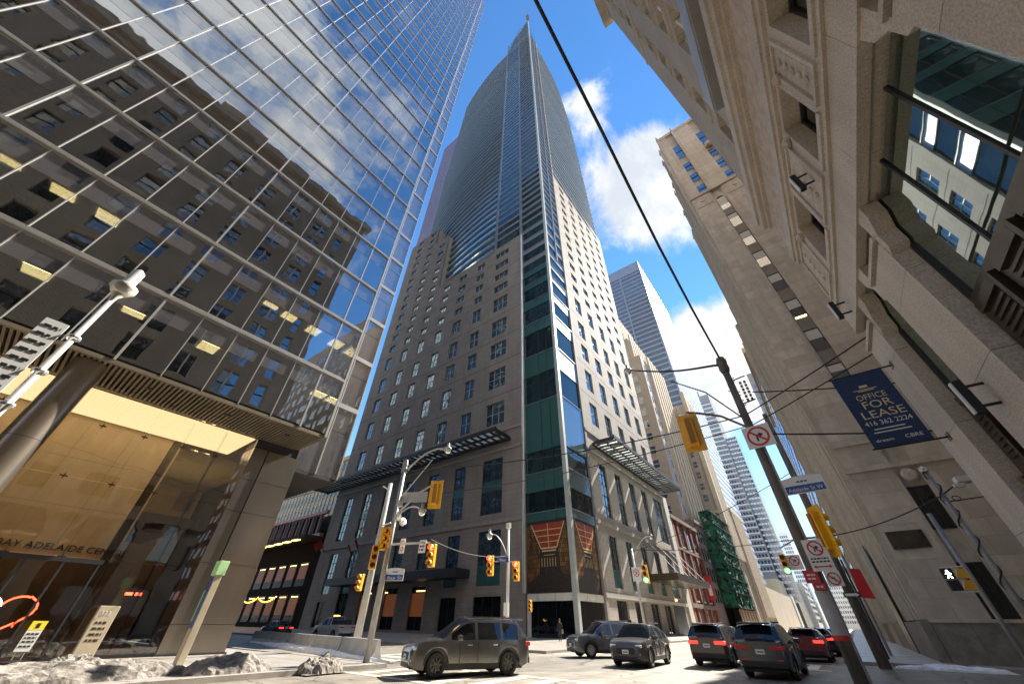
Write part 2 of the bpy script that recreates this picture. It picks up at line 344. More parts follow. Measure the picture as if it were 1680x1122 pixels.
class MB:
    """collects shapes in world coordinates into ONE mesh"""
    def __init__(s): s.v = []; s.f = []; s.mi = []; s.cur = 0
    def add(s, vs, fs):
        k = len(s.v); s.v += [tuple(v) for v in vs]
        for f in fs: s.f.append(tuple(i+k for i in f)); s.mi.append(s.cur)
    def box(s, a, b):
        (x0, y0, z0), (x1, y1, z1) = [tuple(map(f, a, b)) for f in (min, max)]
        s.add([(x0, y0, z0), (x1, y0, z0), (x1, y1, z0), (x0, y1, z0), (x0, y0, z1), (x1, y0, z1), (x1, y1, z1), (x0, y1, z1)], [(0, 3, 2, 1), (4, 5, 6, 7), (0, 1, 5, 4), (1, 2, 6, 5), (2, 3, 7, 6), (3, 0, 4, 7)])
    def quad(s, a, b, c, d): s.add([a, b, c, d], [(0, 1, 2, 3)])
    def prism(s, poly, off):
        """polygon (list of 3-D points) extruded by vector off"""
        n = len(poly); P = [Vector(p) for p in poly]; o = Vector(off)
        s.add(P+[p+o for p in P], [tuple(range(n))[::-1], tuple(range(n, 2*n))]+[(i, (i+1) % n, n+(i+1) % n, n+i) for i in range(n)])
    def tube(s, pts, r, seg=8, cap=True):
        P = [Vector(p) for p in pts]; rr = r if hasattr(r, '__len__') else [r]*len(P)
        rings = []; ref = Vector((0, 0, 1))
        for i, p in enumerate(P):
            t = (P[min(i+1, len(P)-1)]-P[max(i-1, 0)]).normalized()
            a = ref if abs(t.dot(ref)) < .95 else Vector((1, 0, 0))
            u = t.cross(a).normalized(); w = t.cross(u)
            rings.append([p+(u*math.cos(6.28318*k/seg)+w*math.sin(6.28318*k/seg))*rr[i] for k in range(seg)])
        vs = [v for g in rings for v in g]; fs = []
        for i in range(len(P)-1):
            for k in range(seg):
                fs.append((i*seg+k, i*seg+(k+1) % seg, (i+1)*seg+(k+1) % seg, (i+1)*seg+k))
        if cap: fs += [tuple(range(seg))[::-1], tuple(range((len(P)-1)*seg, len(P)*seg))]
        s.add(vs, fs)
    def lathe(s, prof, c=(0, 0, 0), seg=16, M=None):
        """profile [(r,z)] turned about Z, moved to c, or put through matrix M"""
        M = M or Matrix.Translation(Vector(c)); vs = []; fs = []
        for r, z in prof:
            for k in range(seg): vs.append(M @ Vector((r*math.cos(6.28318*k/seg), r*math.sin(6.28318*k/seg), z)))
        for i in range(len(prof)-1):
            for k in range(seg): fs.append((i*seg+k, i*seg+(k+1) % seg, (i+1)*seg+(k+1) % seg, (i+1)*seg+k))
        s.add(vs, fs)
    def build(s, name, m, parent=None, w=None, smooth=False, bevel=0):
        ms = m if isinstance(m, (list, tuple)) else [m]
        if w is None: w = LOC[parent] if parent is not None else (0, 0, 0)
        W = Vector(w); me = bpy.data.meshes.new(name)
        me.from_pydata([tuple(Vector(v)-W) for v in s.v], [], s.f)
        for q in ms: me.materials.append(MAT[q])
        if len(ms) > 1: me.polygons.foreach_set('material_index', s.mi)
        if smooth: me.polygons.foreach_set('use_smooth', [True]*len(me.polygons))
        me.update()
        o = bpy.data.objects.new(name, me); link(o, parent, W)
        if bevel:
            bv = o.modifiers.new('b', 'BEVEL'); bv.width = bevel; bv.segments = 2; bv.limit_method = 'ANGLE'
        return o
def clone(o, parent=None, w=None):
    c = o.copy(); COL.objects.link(c); c.parent = parent
    for k in list(c.keys()):
        if parent is not None and k in ('label', 'category', 'group'): del c[k]
    if w is not None:
        c.location = w
        LOC[c] = Vector(w)
    for ch in o.children: clone_child(ch, c)
    return c
def clone_child(o, parent):
    c = o.copy(); COL.objects.link(c); c.parent = parent
    for ch in o.children: clone_child(ch, c)
def text(name, s, origin, right, upv, size, m, parent=None, extrude=.004, align='LEFT', fit=None, bold=False):
    """lettering standing on the plane (right, up); baseline starts at origin"""
    cu = bpy.data.curves.new('t', 'FONT'); cu.body = s; cu.size = size; cu.extrude = extrude; cu.align_x = align; cu.resolution_u = 3
    if bold: cu.offset = size*.018
    t = bpy.data.objects.new('t', cu); COL.objects.link(t)
    dg = bpy.context.evaluated_depsgraph_get(); me = bpy.data.meshes.new_from_object(t.evaluated_get(dg)); bpy.data.objects.remove(t)
    X = Vector(right).normalized(); Y = Vector(upv).normalized(); Zv = X.cross(Y)
    k = 1.
    if fit:
        xs = [v.co.x for v in me.vertices]; k = fit/(max(xs)-min(xs)) if xs and max(xs) > min(xs) else 1
    M = Matrix((X*k, Y, Zv)).transposed().to_4x4()
    me.transform(M); me.materials.clear(); me.materials.append(MAT[m])
    o = bpy.data.objects.new(name, me); return link(o, parent, origin)
def wall(name, origin, ud, width, z0, z1, openings, depth, m, parent, inward, us=(), zs=()):
    """wall sheet with real openings: origin + u*ud, u in 0..width; openings (u0,u1,v0,v1); reveals go 'inward' by depth"""
    O = Vector(origin); U = Vector(ud); I = Vector(inward)*depth
    ul = sorted({0, width, *[round(a, 4) for o in openings for a in o[:2]]}); zl = sorted({z0, z1, *[round(a, 4) for o in openings for a in o[2:]]})
    g = MB(); P = lambda u, z: Vector((O.x+U.x*u, O.y+U.y*u, z))
    # row by row, merged horizontally
    for j in range(len(zl)-1):
        a, b = zl[j], zl[j+1]; zm = (a+b)/2; run = None
        for i in range(len(ul)-1):
            um = (ul[i]+ul[i+1])/2
            hole = any(o[0] < um < o[1] and o[2] < zm < o[3] for o in openings)
            if hole:
                if run is not None: g.quad(P(run, a), P(ul[i], a), P(ul[i], b), P(run, b)); run = None
            elif run is None: run = ul[i]
        if run is not None: g.quad(P(run, a), P(ul[-1], a), P(ul[-1], b), P(run, b))
    for u0, u1, a, b in openings:
        q = [P(u0, a), P(u1, a), P(u1, b), P(u0, b)]
        for k in range(4): g.quad(q[k], q[(k+1) % 4], q[(k+1) % 4]+I, q[k]+I)
    return g.build(name, m, parent)
def arc_pts(a, b, sag, n=14):
    A = Vector(a); B = Vector(b); return [A.lerp(B, t/n)-Vector((0, 0, 4*sag*(t/n)*(1-t/n))) for t in range(n+1)]

# ------------------------------------------------------------------ ground and streets
def struct(o): o['kind'] = 'structure'; return o
g = MB(); g.quad((-1500, -1500, -.012), (1500, -1500, -.012), (1500, 1500, -.012), (-1500, 1500, -.012)); struct(g.build('ground', 'ground_far'))
g = MB(); g.quad((-17, -60, -.004), (-1, -60, -.004), (-1, 420, -.004), (-17, 420, -.004)); struct(g.build('road', 'asphalt'))
g = MB(); g.quad((-260, 13.4, -.004), (-17, 13.4, -.004), (-17, 26, -.004), (-260, 26, -.004)); g.quad((-1, 15.6, -.004), (120, 15.6, -.004), (120, 31.6, -.004), (-1, 31.6, -.004)); struct(g.build('side_road', 'asphalt'))
def slab(name, x0, x1, y0, y1, nx, ny, m='paving', h=.13):
    """sidewalk: base plus paving flags as parts"""
    b = struct(box(name, (x0, y0, -.3), (x1, y1, h-.03), m)); return b
def flags(base, x0, x1, y0, y1, s, h=.13):
    y = y0
    while y < y1-.05:
        x = x0; y2 = min(y+s, y1)
        while x < x1-.05:
            x2 = min(x+s, x1); o = box('paving_flag', (x+.008, y+.008, h-.05), (x2-.008, y2-.008, h+random.uniform(-.004, .004)), 'paving', base); x = x2
        y = y2
sw = slab('sidewalk', -27.4, -17.15, -40, 13.1, 0, 0); flags(sw, -27.4, -17.15, 2.9, 13.1, 1.7)
sw2 = slab('sidewalk', -1, 3.9, -40, 15.2, 0, 0)
sw3 = slab('sidewalk', -1, 3.55, 32, 400, 0, 0); flags(sw3, -.7, 3.5, 32, 60, 1.4)
sw4 = slab('sidewalk', -27.2, -17.2, 26.4, 420, 0, 0); flags(sw4, -27.2, -17.2, 26.4, 48.9, 2.5)
sw5 = slab('sidewalk', -150, -27.2, 26.4, 49, 0, 0)
sw6 = slab('sidewalk', 4, 60, 32, 34.7, 0, 0)
sw7 = slab('sidewalk', -150, -27.4, 10.9, 13.1, 0, 0)
for a, b in (((-17.15, -40), (-16.95, 13.1)), ((-27.4, 13.1), (-16.95, 13.3)), ((-1.2, -40), (-1, 15.4)), ((-1.2, 15.2), (3.9, 15.4)), ((-1.2, 31.8), (-1, 400)), ((-1, 31.8), (60, 32)), ((-17.2, 26.2), (-17, 420)), ((-150, 26.2), (-17.2, 26.4)), ((-150, 13.1), (-27.4, 13.3))):
    struct(box('kerb', (*a, -.1), (*b, .15), 'kerb'))
# painted markings: crosswalk bands and bars
mk = MB()
def stripe(x0, y0, x1, y1, w):
    a = Vector((x0, y0, .004)); b = Vector((x1, y1, .004)); n = (b-a).normalized().cross(Vector((0, 0, 1)))*w/2; mk.quad(a-n, b-n, b+n, a+n)
for y in (11.2, 15.0): stripe(-16.6, y, -1.6, y, .28)
for i in range(11): stripe(-16.0+i*1.35, 11.5, -16.0+i*1.35, 14.7, .5)
for y in (26.5, 30.0): stripe(-16.6, y, -1.6, y, .28)
for i in range(11): stripe(-15.9+i*1.35, 26.8, -15.9+i*1.35, 29.7, .5)
for x in (-19.6, -23.0): stripe(x, 13.6, x, 25.8, .28)
for i in range(8): stripe(-19.9, 14.4+i*1.45, -22.7, 14.4+i*1.45, .5)
stripe(-8.6, 31.5, -1.6, 31.5, .45)
mk.build('crosswalk_paint', 'road_paint'); struct(bpy.context.scene.objects['crosswalk_paint'])
mk = MB(); stripe(-9.1, 33, -9.1, 200, .12); stripe(-8.85, 33, -8.85, 200, .12); stripe(-9.1, -40, -9.1, 10, .12); stripe(-8.85, -40, -8.85, 10, .12)
struct(mk.build('centre_line', 'yellow_paint'))
mc = MB(); mc.lathe([(.0, .0), (.33, .0)], (-4.6, 12.2, .006), 20); struct(mc.build('manhole_cover', 'dark_metal'))

# ------------------------------------------------------------------ glass office tower on the left
LB = thing('glass_office_tower', (-24, -5, 0), 'tall mirror-glass office tower with thin white mullions above a gold lobby on the left', 'office tower')
XG, Y1 = -24.0, 10.42
BAY, FLR, ZB0 = 1.85, 4.88, 15.7
nf = 39; ncol = 16
ytops = [Y1-BAY*i for i in range(ncol+1)]
panes = []
for k in range(-1, nf):
    za = 11.55 if k < 0 else ZB0+FLR*k+.22
    zb = ZB0+FLR*(k+1)-.22
    zs = zb-(zb-za)*.33
    for i in range(ncol):
        y0, y1 = ytops[i+1]+.02, ytops[i]-.02
        for kind, a, b in (('vision', za, zs-.015), ('spandrel', zs+.015, zb)):
            d = Vector((XG, (y0+y1)/2, (a+b)/2-1.6))
            score = (b-a)*abs(XG)/d.length**3*(1 if y0 > -13 else .15)
            panes.append((score, kind, y0, y1, a, b))
panes.sort(reverse=True)
rest = {'vision': MB(), 'spandrel': MB()}
for n_, (s_, kind, y0, y1, a, b) in enumerate(panes):
    if n_ < 300:
        o = box('glass_pane', (XG-.03, y0, a), (XG, y1, b), 'lb_'+kind, LB)
        o.rotation_euler = (0, random.gauss(0, .0011), random.gauss(0, .0011))
    else:
        t1, t2 = random.gauss(0, .0012), random.gauss(0, .0012); w2, h2 = (y1-y0)/2, (b-a)/2
        rest[kind].quad((XG+w2*t1-h2*t2, y0, a), (XG-w2*t1-h2*t2, y1, a), (XG-w2*t1+h2*t2, y1, b), (XG+w2*t1+h2*t2, y0, b))
for kind in rest: tag(rest[kind].build('glass_panes_above', 'lb_'+kind, LB), kind='stuff')
# bands, mullions, corner trim
for k in range(nf+1):
    z = ZB0+FLR*k
    bd = MB(); bd.box((XG-.05, ytops[-1], z-.22), (XG+.05, Y1-.1, z+.22)); bd.box((XG+.02, ytops[-1], z-.08), (XG+.13, Y1-.1, z+.10)); bd.build('floor_band', 'band_metal', LB)
for i in range(ncol+1):
    y = ytops[i]; thick = i in (0, 1, 6, 11)
    w = .05 if thick else .022
    if i == 0: box('corner_trim', (XG-.05, y-.11, 11.3), (XG+.10, y+.04, 206), 'fin_metal', LB)
    else: box('mullion', (XG-.04, y-w, 11.42), (XG+(.09 if thick else .06), y+w, 206), 'fin_metal', LB)
# slabs, core and ceiling lamps seen through the glass
for k in range(nf):
    z = ZB0+FLR*k
    box('floor_slab', (-37, ytops[-1], z-.45), (XG-.12, Y1-.35, z+.1), 'ceiling_white' if k < 9 else 'interior_dark', LB)
box('core_wall', (-37.5, ytops[-1], 11.6), (-36.5, Y1-.35, 206), 'interior_dark', LB)
for k in range(0, 7):
    zc = ZB0+FLR*k-.52
    for i in range(11):
        if random.random() < (.55 if k < 4 else .4):
            y = ytops[i]-BAY*random.uniform(.3, .7)
            box('ceiling_lamp', (-26.6+random.uniform(-.5, .3), y-.5, zc), (-25.9, y+.45, zc+.06), 'lamp_warm', LB)
# return faces and set-back volume
XS, Y2 = -27.6, 13.9
rf = MB(); 
for k in range(-1, nf):
    za = 10.4 if k < 0 else ZB0+FLR*k+.22; zb = ZB0+FLR*(k+1)-.22; zs = zb-(zb-za)*.33
    if k >= 0 or True:
        rf.quad((XG-.02, Y1, max(za, 11.5)), (XS, Y1, max(za, 11.5)), (XS, Y1, zb), (XG-.02, Y1, zb))
tag(rf.build('return_glass', 'lb_spandrel', LB), kind='stuff')
for k in range(-1, 30):
    za = 10.0 if k < 0 else ZB0+FLR*k+.2; zb = ZB0+FLR*(k+1)-.2; zs = zb-(zb-za)*.36
    for (y0, y1) in ((10.5, 12.15), (12.2, 13.85)):
        box('glass_pane', (XS-.03, y0, za), (XS, y1, zs-.02), 'lb_spandrel', LB)
        box('glass_pane', (XS-.03, y0, zs+.02), (XS, y1, zb), 'lb_spandrel', LB)
uf = MB()
for k in range(30, nf):
    za = ZB0+FLR*k+.2; zb = ZB0+FLR*(k+1)-.2
    for (y0, y1) in ((10.5, 12.15), (12.2, 13.85)): uf.box((XS-.03, y0, za), (XS, y1, zb))
tag(uf.build('glass_panes_above', 'lb_spandrel', LB), kind='stuff')
for k in range(nf+1):
    z = ZB0+FLR*k; box('floor_band', (XS-.04, Y1+.05, z-.2), (XS+.1, Y2, z+.2), 'band_metal', LB)
for y in (12.17, 13.9): box('mullion', (XS-.04, y-.03, 10), (XS+.08, y+.03, 206), 'fin_metal', LB)
vb = MB(); vb.box((-60, Y1+.02, 10.02), (XS-.06, Y2-.05, 205.8)); vb.box((-60, ytops[-1], 11.6), (-38, Y1, 205.8)); vb.build('tower_core', 'interior_dark', LB)
sf = MB()
for k in range(0, nf):
    za = ZB0+FLR*k+.2; zb = ZB0+FLR*(k+1)-.2
    for i in range(16): sf.quad((XS-1.85*i-.03, Y2+.01, za), (XS-1.85*i-1.82, Y2+.01, za), (XS-1.85*i-1.82, Y2+.01, zb), (XS-1.85*i-.03, Y2+.01, zb))
tag(sf.build('side_glass', 'lb_spandrel', LB), kind='stuff')
sb = MB()
for k in range(nf+1): sb.box((-60, Y2-.02, ZB0+FLR*k-.2), (XS, Y2+.08, ZB0+FLR*k+.2))
sb.build('side_bands', 'band_metal', LB)
box('under_soffit', (-60, Y1+.05, 9.8), (XS, Y2, 9.98), 'interior_dark', LB)
# slatted soffit over the pavement
box('soffit_board', (XS-.2, -30, 11.5), (XG-.06, Y1-.05, 11.56), 'black', LB)
box('soffit_edge', (XG-.16, -30, 11.24), (XG+.04, Y1+.03, 11.42), 'slat_metal', LB)
box('soffit_edge', (XS-.2, Y1-.12, 11.24), (XG-.17, Y1+.02, 11.42), 'slat_metal', LB)
box('soffit_edge', (XS-.12, -30, 11.24), (XS+.06, Y1-.13, 11.42), 'slat_metal', LB)
y = Y1-.2
while y > -14:
    box('soffit_slat', (XS+.08, y-.05, 11.26), (XG-.18, y+.05, 11.44), 'slat_metal', LB); y -= .205
for y in (-3.0, 1.2, 5.0, 8.6): box('downlight', (-25.7, y-.14, 11.21), (-25.45, y+.14, 11.26), 'dark_metal', LB)
# steel-clad pier at the corner of the lobby
for z0, z1 in ((0, 1.35), (1.35, 4.05), (4.05, 6.75), (6.75, 8.6), (8.6, 10.6)):
    box('cladding_panel', (-29.4, 8.62, z0+.01), (-27.52, 10.72, z1-.01), 'steel_clad', LB)
    box('cladding_panel', (-29.4, 7.72, z0+.01), (-27.6, 8.58, z1-.01), 'steel_clad', LB)
box('pier_core', (-29.3, 7.75, 0), (-27.66, 10.66, 11.2), 'dark_metal', LB)
box('pier_plinth', (-29.5, 7.6, .0), (-27.42, 10.8, .2), 'dark_metal', LB)
# lobby glass wall
yj = [7.68-1.755*i for i in range(13)]
zj = [.25, 3.75, 6.9, 9.45, 11.2]
for i in range(12):
    for j in range(4):
        box('lobby_pane', (XS-.04, yj[i+1]+.012, zj[j]+.012), (XS, yj[i]-.012, zj[j+1]-.012), 'lobby_glass', LB)
for i in range(1, 12):
    for z in zj[1:4]:
        f = MB(); f.box((XS-.1, yj[i]-.14, z-.016), (XS+.05, yj[i]+.14, z+.016)); f.box((XS-.1, yj[i]-.016, z-.12), (XS+.05, yj[i]+.016, z+.12)); f.build('spider_fitting', 'dark_metal', LB)
    box('glass_fin', (XS-.55, yj[i]-.012, .25), (XS-.06, yj[i]+.012, 11.2), 'lobby_glass', LB)
box('lobby_sill', (XS-.12, yj[-1], 0), (XS+.06, 7.7, .24), 'dark_metal', LB)
# lobby interior
LS = [(-33.0, -14.0, 4.05), (-32.6, 4.4, 11.2)]
for r_ in range(3):
    for c_ in range(9):
        y1 = 4.4-c_*2.05; z0 = 4.05+r_*2.4
        box('stone_panel', (-33.0, y1-2.04, z0+.006), (-32.7, y1, min(z0+2.394, 11.2)), 'lobby_stone', LB)
box('lobby_floor', (-46, -16, .1), (XS-.15, 10.6, .16), 'lobby_floor', LB)
box('lobby_back', (-46.2, -16, .2), (-46, 10.6, 11.2), 'lobby_stone', LB)
box('lobby_side', (-46, 10.45, .2), (-29.5, 10.6, 11.2), 'interior_dark', LB); box('lobby_side', (-46, -16, .2), (-29.5, -15.8, 11.2), 'lobby_stone', LB); box('lobby_partition', (-33.0, 4.45, .2), (-32.7, 4.9, 11.2), 'bronze', LB)
box('lobby_ceiling', (-46, -16, 11.2), (XS-.2, 10.6, 11.3), 'ceiling_white', LB)
box('glowing_ceiling', (-32.5, -14, 11.14), (XS-.25, 7.6, 11.195), 'ceiling_glow', LB)  # added glowing sheet over the whole ceiling, in place of its lit cove
for y in (5.4, 6.6, 7.4): box('cove_lamp', (-41, y-.3, 7.0), (-36, y-.1, 7.08), 'lamp_warm', LB)
box('lobby_beam', (-45, 4.9, 6.4), (-33.4, 7.9, 6.9), 'bronze', LB)
box('screen_panel', (-33.02, -4.4, 6.2), (-32.6, -1.2, 8.0), 'black', LB)
text('wall_lettering', 'BAY ADELAIDE CENTRE', (-32.66, .25, 4.38), (0, 1, 0), (0, 0, 1), .42, 'dark_metal', LB, .02, fit=5.1)
# revolving door drum and door frames under the lettering
dm = MB()
for y in (-3.2, -1.5, .2, 1.4, 2.6, 3.8):
    dm.box((XS+.01, y-.04, .25), (XS+.09, y+.04, 3.6))
dm.box((XS+.01, -3.3, 3.55), (XS+.1, 3.9, 3.72)); dm.build('door_frame', 'dark_metal', LB)
rd = MB(); rd.lathe([(1.35, .16), (1.35, 3.3), (1.32, 3.3), (1.32, .16)], (-29.3, -.6, 0), 24); rd.build('revolving_door_drum', 'lobby_glass', LB, smooth=True)
rc = MB(); rc.lathe([(0, 3.3), (1.4, 3.3), (1.4, 3.75), (0, 3.75)], (-29.3, -.6, 0), 24); rc.build('revolving_door_canopy', 'bronze', LB)
box('security_gate', (-31.5, 3.4, .16), (-31.2, 4.2, 1.1), 'steel_clad', LB); box('exit_lamp', (-36, 6.95, 2.7), (-35.9, 7.3, 2.85), 'red_light', LB); box('exit_lamp', (-36, 7.45, 2.7), (-35.9, 7.75, 2.85), 'red_light', LB)
# neon heart hanging in the lobby
ht_ = MB(); pts = []
for i in range(41):
    t = 6.28318*i/40; pts.append((-28.9, 1.75+1.1*(16*math.sin(t)**3)/16, 1.65+.85*(13*math.cos(t)-5*math.cos(2*t)-2*math.cos(3*t)-math.cos(4*t))/16))
ht_.tube(pts[:21], .035, 6); ho = thing('heart_light', (-28.9, 1.75, .6), 'outlined white and red heart light hanging inside the lobby glass', 'heart light')
ht_.build('outline', 'red_light', ho); ht_ = MB(); ht_.tube(pts[20:], .035, 6); ht_.build('outline', 'white_light', ho)
st_ = MB(); st_.tube([(-28.9, 1.75, .16), (-28.9, 1.75, .75)], .04, 6); st_.build('stem', 'dark_metal', ho)
# round column
rcg = MB(); rcg.lathe([(.62, 0), (.62, 11.24)], (-25.0, -1.25, 0), 36); rcg_o = rcg.build('round_column', 'column_metal', LB, smooth=True)
for z in (3.6, 7.4):
    rj = MB(); rj.lathe([(.624, z), (.624, z+.02)], (-25.0, -1.25, 0), 36); rj.build('column_joint', 'dark_metal', LB)

# ------------------------------------------------------------------ hotel tower
HT = thing('hotel_tower', (-27, 49.3, 0), 'tall slim stone and blue glass hotel tower with pointed glass corner at the crossing', 'hotel tower')
XW, YN = -27.0, 49.3
FRC = {}
def win(parent, face, u0, u1, z0, z1, nx, nz, rec=.35, glass='ht_window', fm='ht_pier'):
    """window: recessed pane with a grid frame as sub-part. face 'n': u = X, face 'w': u = Y"""
    w, h = u1-u0, z1-z0
    if face == 'n': o = box('window', (u0, YN+rec, z0), (u1, YN+rec+.05, z1), glass, parent)
    else: o = box('window', (XW-rec-.05, u0, z0), (XW-rec, u1, z1), glass, parent)
    k = (face, round(w, 2), round(h, 2), nx, nz, fm)
    if k not in FRC:
        q = MB(); t = .055
        def bar(a, b, c, d):
            if face == 'n': q.box((a, -.09, c), (b, -.026, d))
            else: q.box((.026, a, c), (.09, b, d))
        for i in range(nx+1): x = -w/2+w*i/nx; bar(max(-w/2, x-t), min(w/2, x+t), -h/2, h/2)
        for j in range(nz+1): z = -h/2+h*j/nz; bar(-w/2, w/2, max(-h/2, z-t), min(h/2, z+t))
        tmp = q.build('frame', fm, None, (0, 0, 0)); FRC[k] = tmp.data; bpy.data.objects.remove(tmp)
    f = bpy.data.objects.new('frame', FRC[k]); COL.objects.link(f); f.parent = o; LOC[f] = LOC[o]
    return o
# --- north wall
cols = [(-44.7, -39.8, 3), (-52.0, -48.9, 2), (-59.4, -56.3, 2), (-66.8, -63.7, 2), (-74.4, -71.4, 2), (-82.0, -79.0, 2), (-89.6, -86.6, 2)]
tall = [(32.2, 37.1), (40.6, 45.5), (48.7, 53.0), (55.3, 60.2), (63.6, 68.1)]
short = [(70.8+4.75*i, 73.2+4.75*i) for i in range(13)]
U = lambda x: -35.0-x            # u runs east (towards -X) from x = -35
LOWTOP, HIGHTOP = 89.3, 131.0
ops = []; wins = []
for ci, (a, b, nx) in enumerate(cols):
    for z0, z1 in tall: wins.append((a, b, z0, z1, nx, 2))
    for z0, z1 in short:
        if z1 < LOWTOP or (ci >= 5 and z1 < HIGHTOP) or (ci == 4 and z1 < 118): wins.append((a, b, z0, z1, nx, 1))
    wins.append((a, b, 15.9, 25.3, nx, 5))
    if ci in (0, 1, 5, 6): wins.append((a, b, 5.9, 13.4, nx, 4))
    else: wins.append((a, b, 8.8, 13.4, nx, 2))
    wins.append((a-.3, b+.3, .4, 4.6 if ci in (0, 1, 6) else 6.3, nx, 1))
openings = [(U(b), U(a), z0, z1) for a, b, z0, z1, nx, nz in wins]
lowops = [o for o in openings if o[3] <= LOWTOP]
hiops = [o for o in openings if o[3] > LOWTOP]
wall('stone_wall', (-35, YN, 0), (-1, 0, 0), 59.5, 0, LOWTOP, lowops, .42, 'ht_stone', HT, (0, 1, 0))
# raised east part of the stone front
XE = [(-94.5, -77.2, LOWTOP, HIGHTOP), (-77.2, -69.6, LOWTOP, 119.5)]
for x0, x1, z0, z1 in XE:
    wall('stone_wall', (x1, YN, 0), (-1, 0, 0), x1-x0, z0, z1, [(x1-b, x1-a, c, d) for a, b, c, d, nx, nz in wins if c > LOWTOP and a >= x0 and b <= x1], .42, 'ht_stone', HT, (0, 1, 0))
for a, b, z0, z1, nx, nz in wins:
    low = z0 < 1
    w_ = win(HT, 'n', a, b, z0, z1, nx, nz, glass='shop_glass' if low else 'ht_window', fm='dark_metal' if z1 < 26 else 'ht_pier')
    if (z0, z1) == (15.9, 25.3): box('spandrel_panel', (a+.06, YN+.30, 19.6), (b-.06, YN+.345, 21.5), 'ht_teal', w_)
    if z0 == 5.9: box('spandrel_panel', (a+.06, YN+.30, 5.95), (b-.06, YN+.345, 8.6), 'ht_teal', w_)
# shop-front lamps; glowing panels before the panes paint in the interior light
for a, b in ((-60.5, -49.5), (-75, -63.5)):
    box('shop_lamp', (a+2, YN+.22, 5.6), (b-3, YN+.26, 5.75), 'lamp_amber', HT)
for a, b in ((-59.5, -56.2), (-66.9, -63.6), (-74.5, -71.3)):
    box('shop_glow', (a, YN+.27, 2.2), (b, YN+.32, 5.4), 'shop_glow', HT)
# string courses and joints
for z in (14.3, 26.4, 30.2):
    box('string_course', (-94.6, YN-.22, z), (-35.02, YN+.02, z+.55), 'ht_plain', HT)
jt = MB()
for z in [38.6, 47.0, 54.1, 61.6, 69.3]+[74.1+4.75*i for i in range(3)]: jt.box((-94.4, YN-.012, z), (-35.05, YN+.02, z+.1))
for i in range(3, 12): jt.box((-94.4, YN-.012, 74.1+4.75*i), (-77.3 if i > 8 else -69.8, YN+.02, 74.2+4.75*i))
jt.build('wall_joints', 'groove', HT)
box('parapet', (-69.6, YN-.08, LOWTOP), (-35.0, YN+1.2, LOWTOP+.5), 'ht_plain', HT)
bd = MB(); bd.box((-94.4, YN+.5, 0), (XW-.5, 96, 89)); bd.box((-94.4, YN+.5, 89), (-69.7, 94, 119)); bd.box((-94.4, YN+.5, 119), (-77.3, 92, 130.5)); bd.box((-60, 60, 89), (XW-.6, 94, 131)); bd.build('inner_mass', 'ht_plain', HT)
side = MB(); side.quad((-94.5, YN, 0), (-94.5, 96, 0), (-94.5, 96, 131), (-94.5, YN, 131)); side.build('side_wall', 'ht_plain', HT)
# --- west wall
wcols = [(61.7, 65.0), (68.75, 71.9), (75.9, 79.0), (82.9, 86.0), (90.1, 93.4)]
wtall = [(33.0, 38.0), (41.1, 46.3), (49.3, 53.6), (56.0, 61.0), (64.2, 69.3)]
wshort = [(72.0+4.8*i, 74.4+4.8*i) for i in range(13)]
WTOP = 134.0
ww = []
for a, b in wcols:
    for z0, z1 in wtall: ww.append((a, b, z0, z1, 2, 2))
    for z0, z1 in wshort: ww.append((a, b, z0, z1, 2, 1))
    ww.append((a, b+(2.5 if a > 90 else 0), 15.9, 25.2, 2, 5))
    ww.append((a, b+(2.5 if a > 90 else 0), 5.9, 13.2, 2, 4))
    ww.append((a-.3, b+.6, .3, 4.4, 2, 1))
wall('stone_wall', (XW, 57.6, 0), (0, 1, 0), 39.9, 0, WTOP, [(a-57.6, b-57.6, z0, z1) for a, b, z0, z1, nx, nz in ww], .42, 'ht_stone_sunlit', HT, (-1, 0, 0))
for a, b, z0, z1, nx, nz in ww:
    w_ = win(HT, 'w', a, b, z0, z1, nx, nz, glass='dark_glass' if z0 < 1 else 'ht_window', fm='dark_metal' if z1 < 26 else 'ht_pier')
    if z0 == 5.9: box('spandrel_panel', (XW-.345, a+.06, 5.95), (XW-.30, b-.06, 8.4), 'ht_teal', w_)
    if z0 == 15.9: box('spandrel_panel', (XW-.345, a+.06, 19.6), (XW-.30, b-.06, 21.5), 'ht_blue', w_)
for z in (4.6, 14.3, 26.4, 30.2):
    box('string_course', (XW-.02, 57.8, z), (XW+.22, 97.4, z+.55), 'white_stone' if z < 5 else 'ht_plain', HT)
jt = MB()
for z in [39.4, 47.6, 54.6, 62.4, 70.5]+[75.3+4.8*i for i in range(12)]: jt.box((XW-.02, 57.7, z), (XW+.012, 97.4, z+.1))
jt.build('wall_joints', 'groove', HT)
box('end_pier', (XW-1.2, 97.5, 0), (XW+.25, 100.4, 27), 'white_stone', HT)
box('end_bay', (XW-.8, 94.8, 0), (XW-.1, 97.45, 14), 'white_stone', HT)
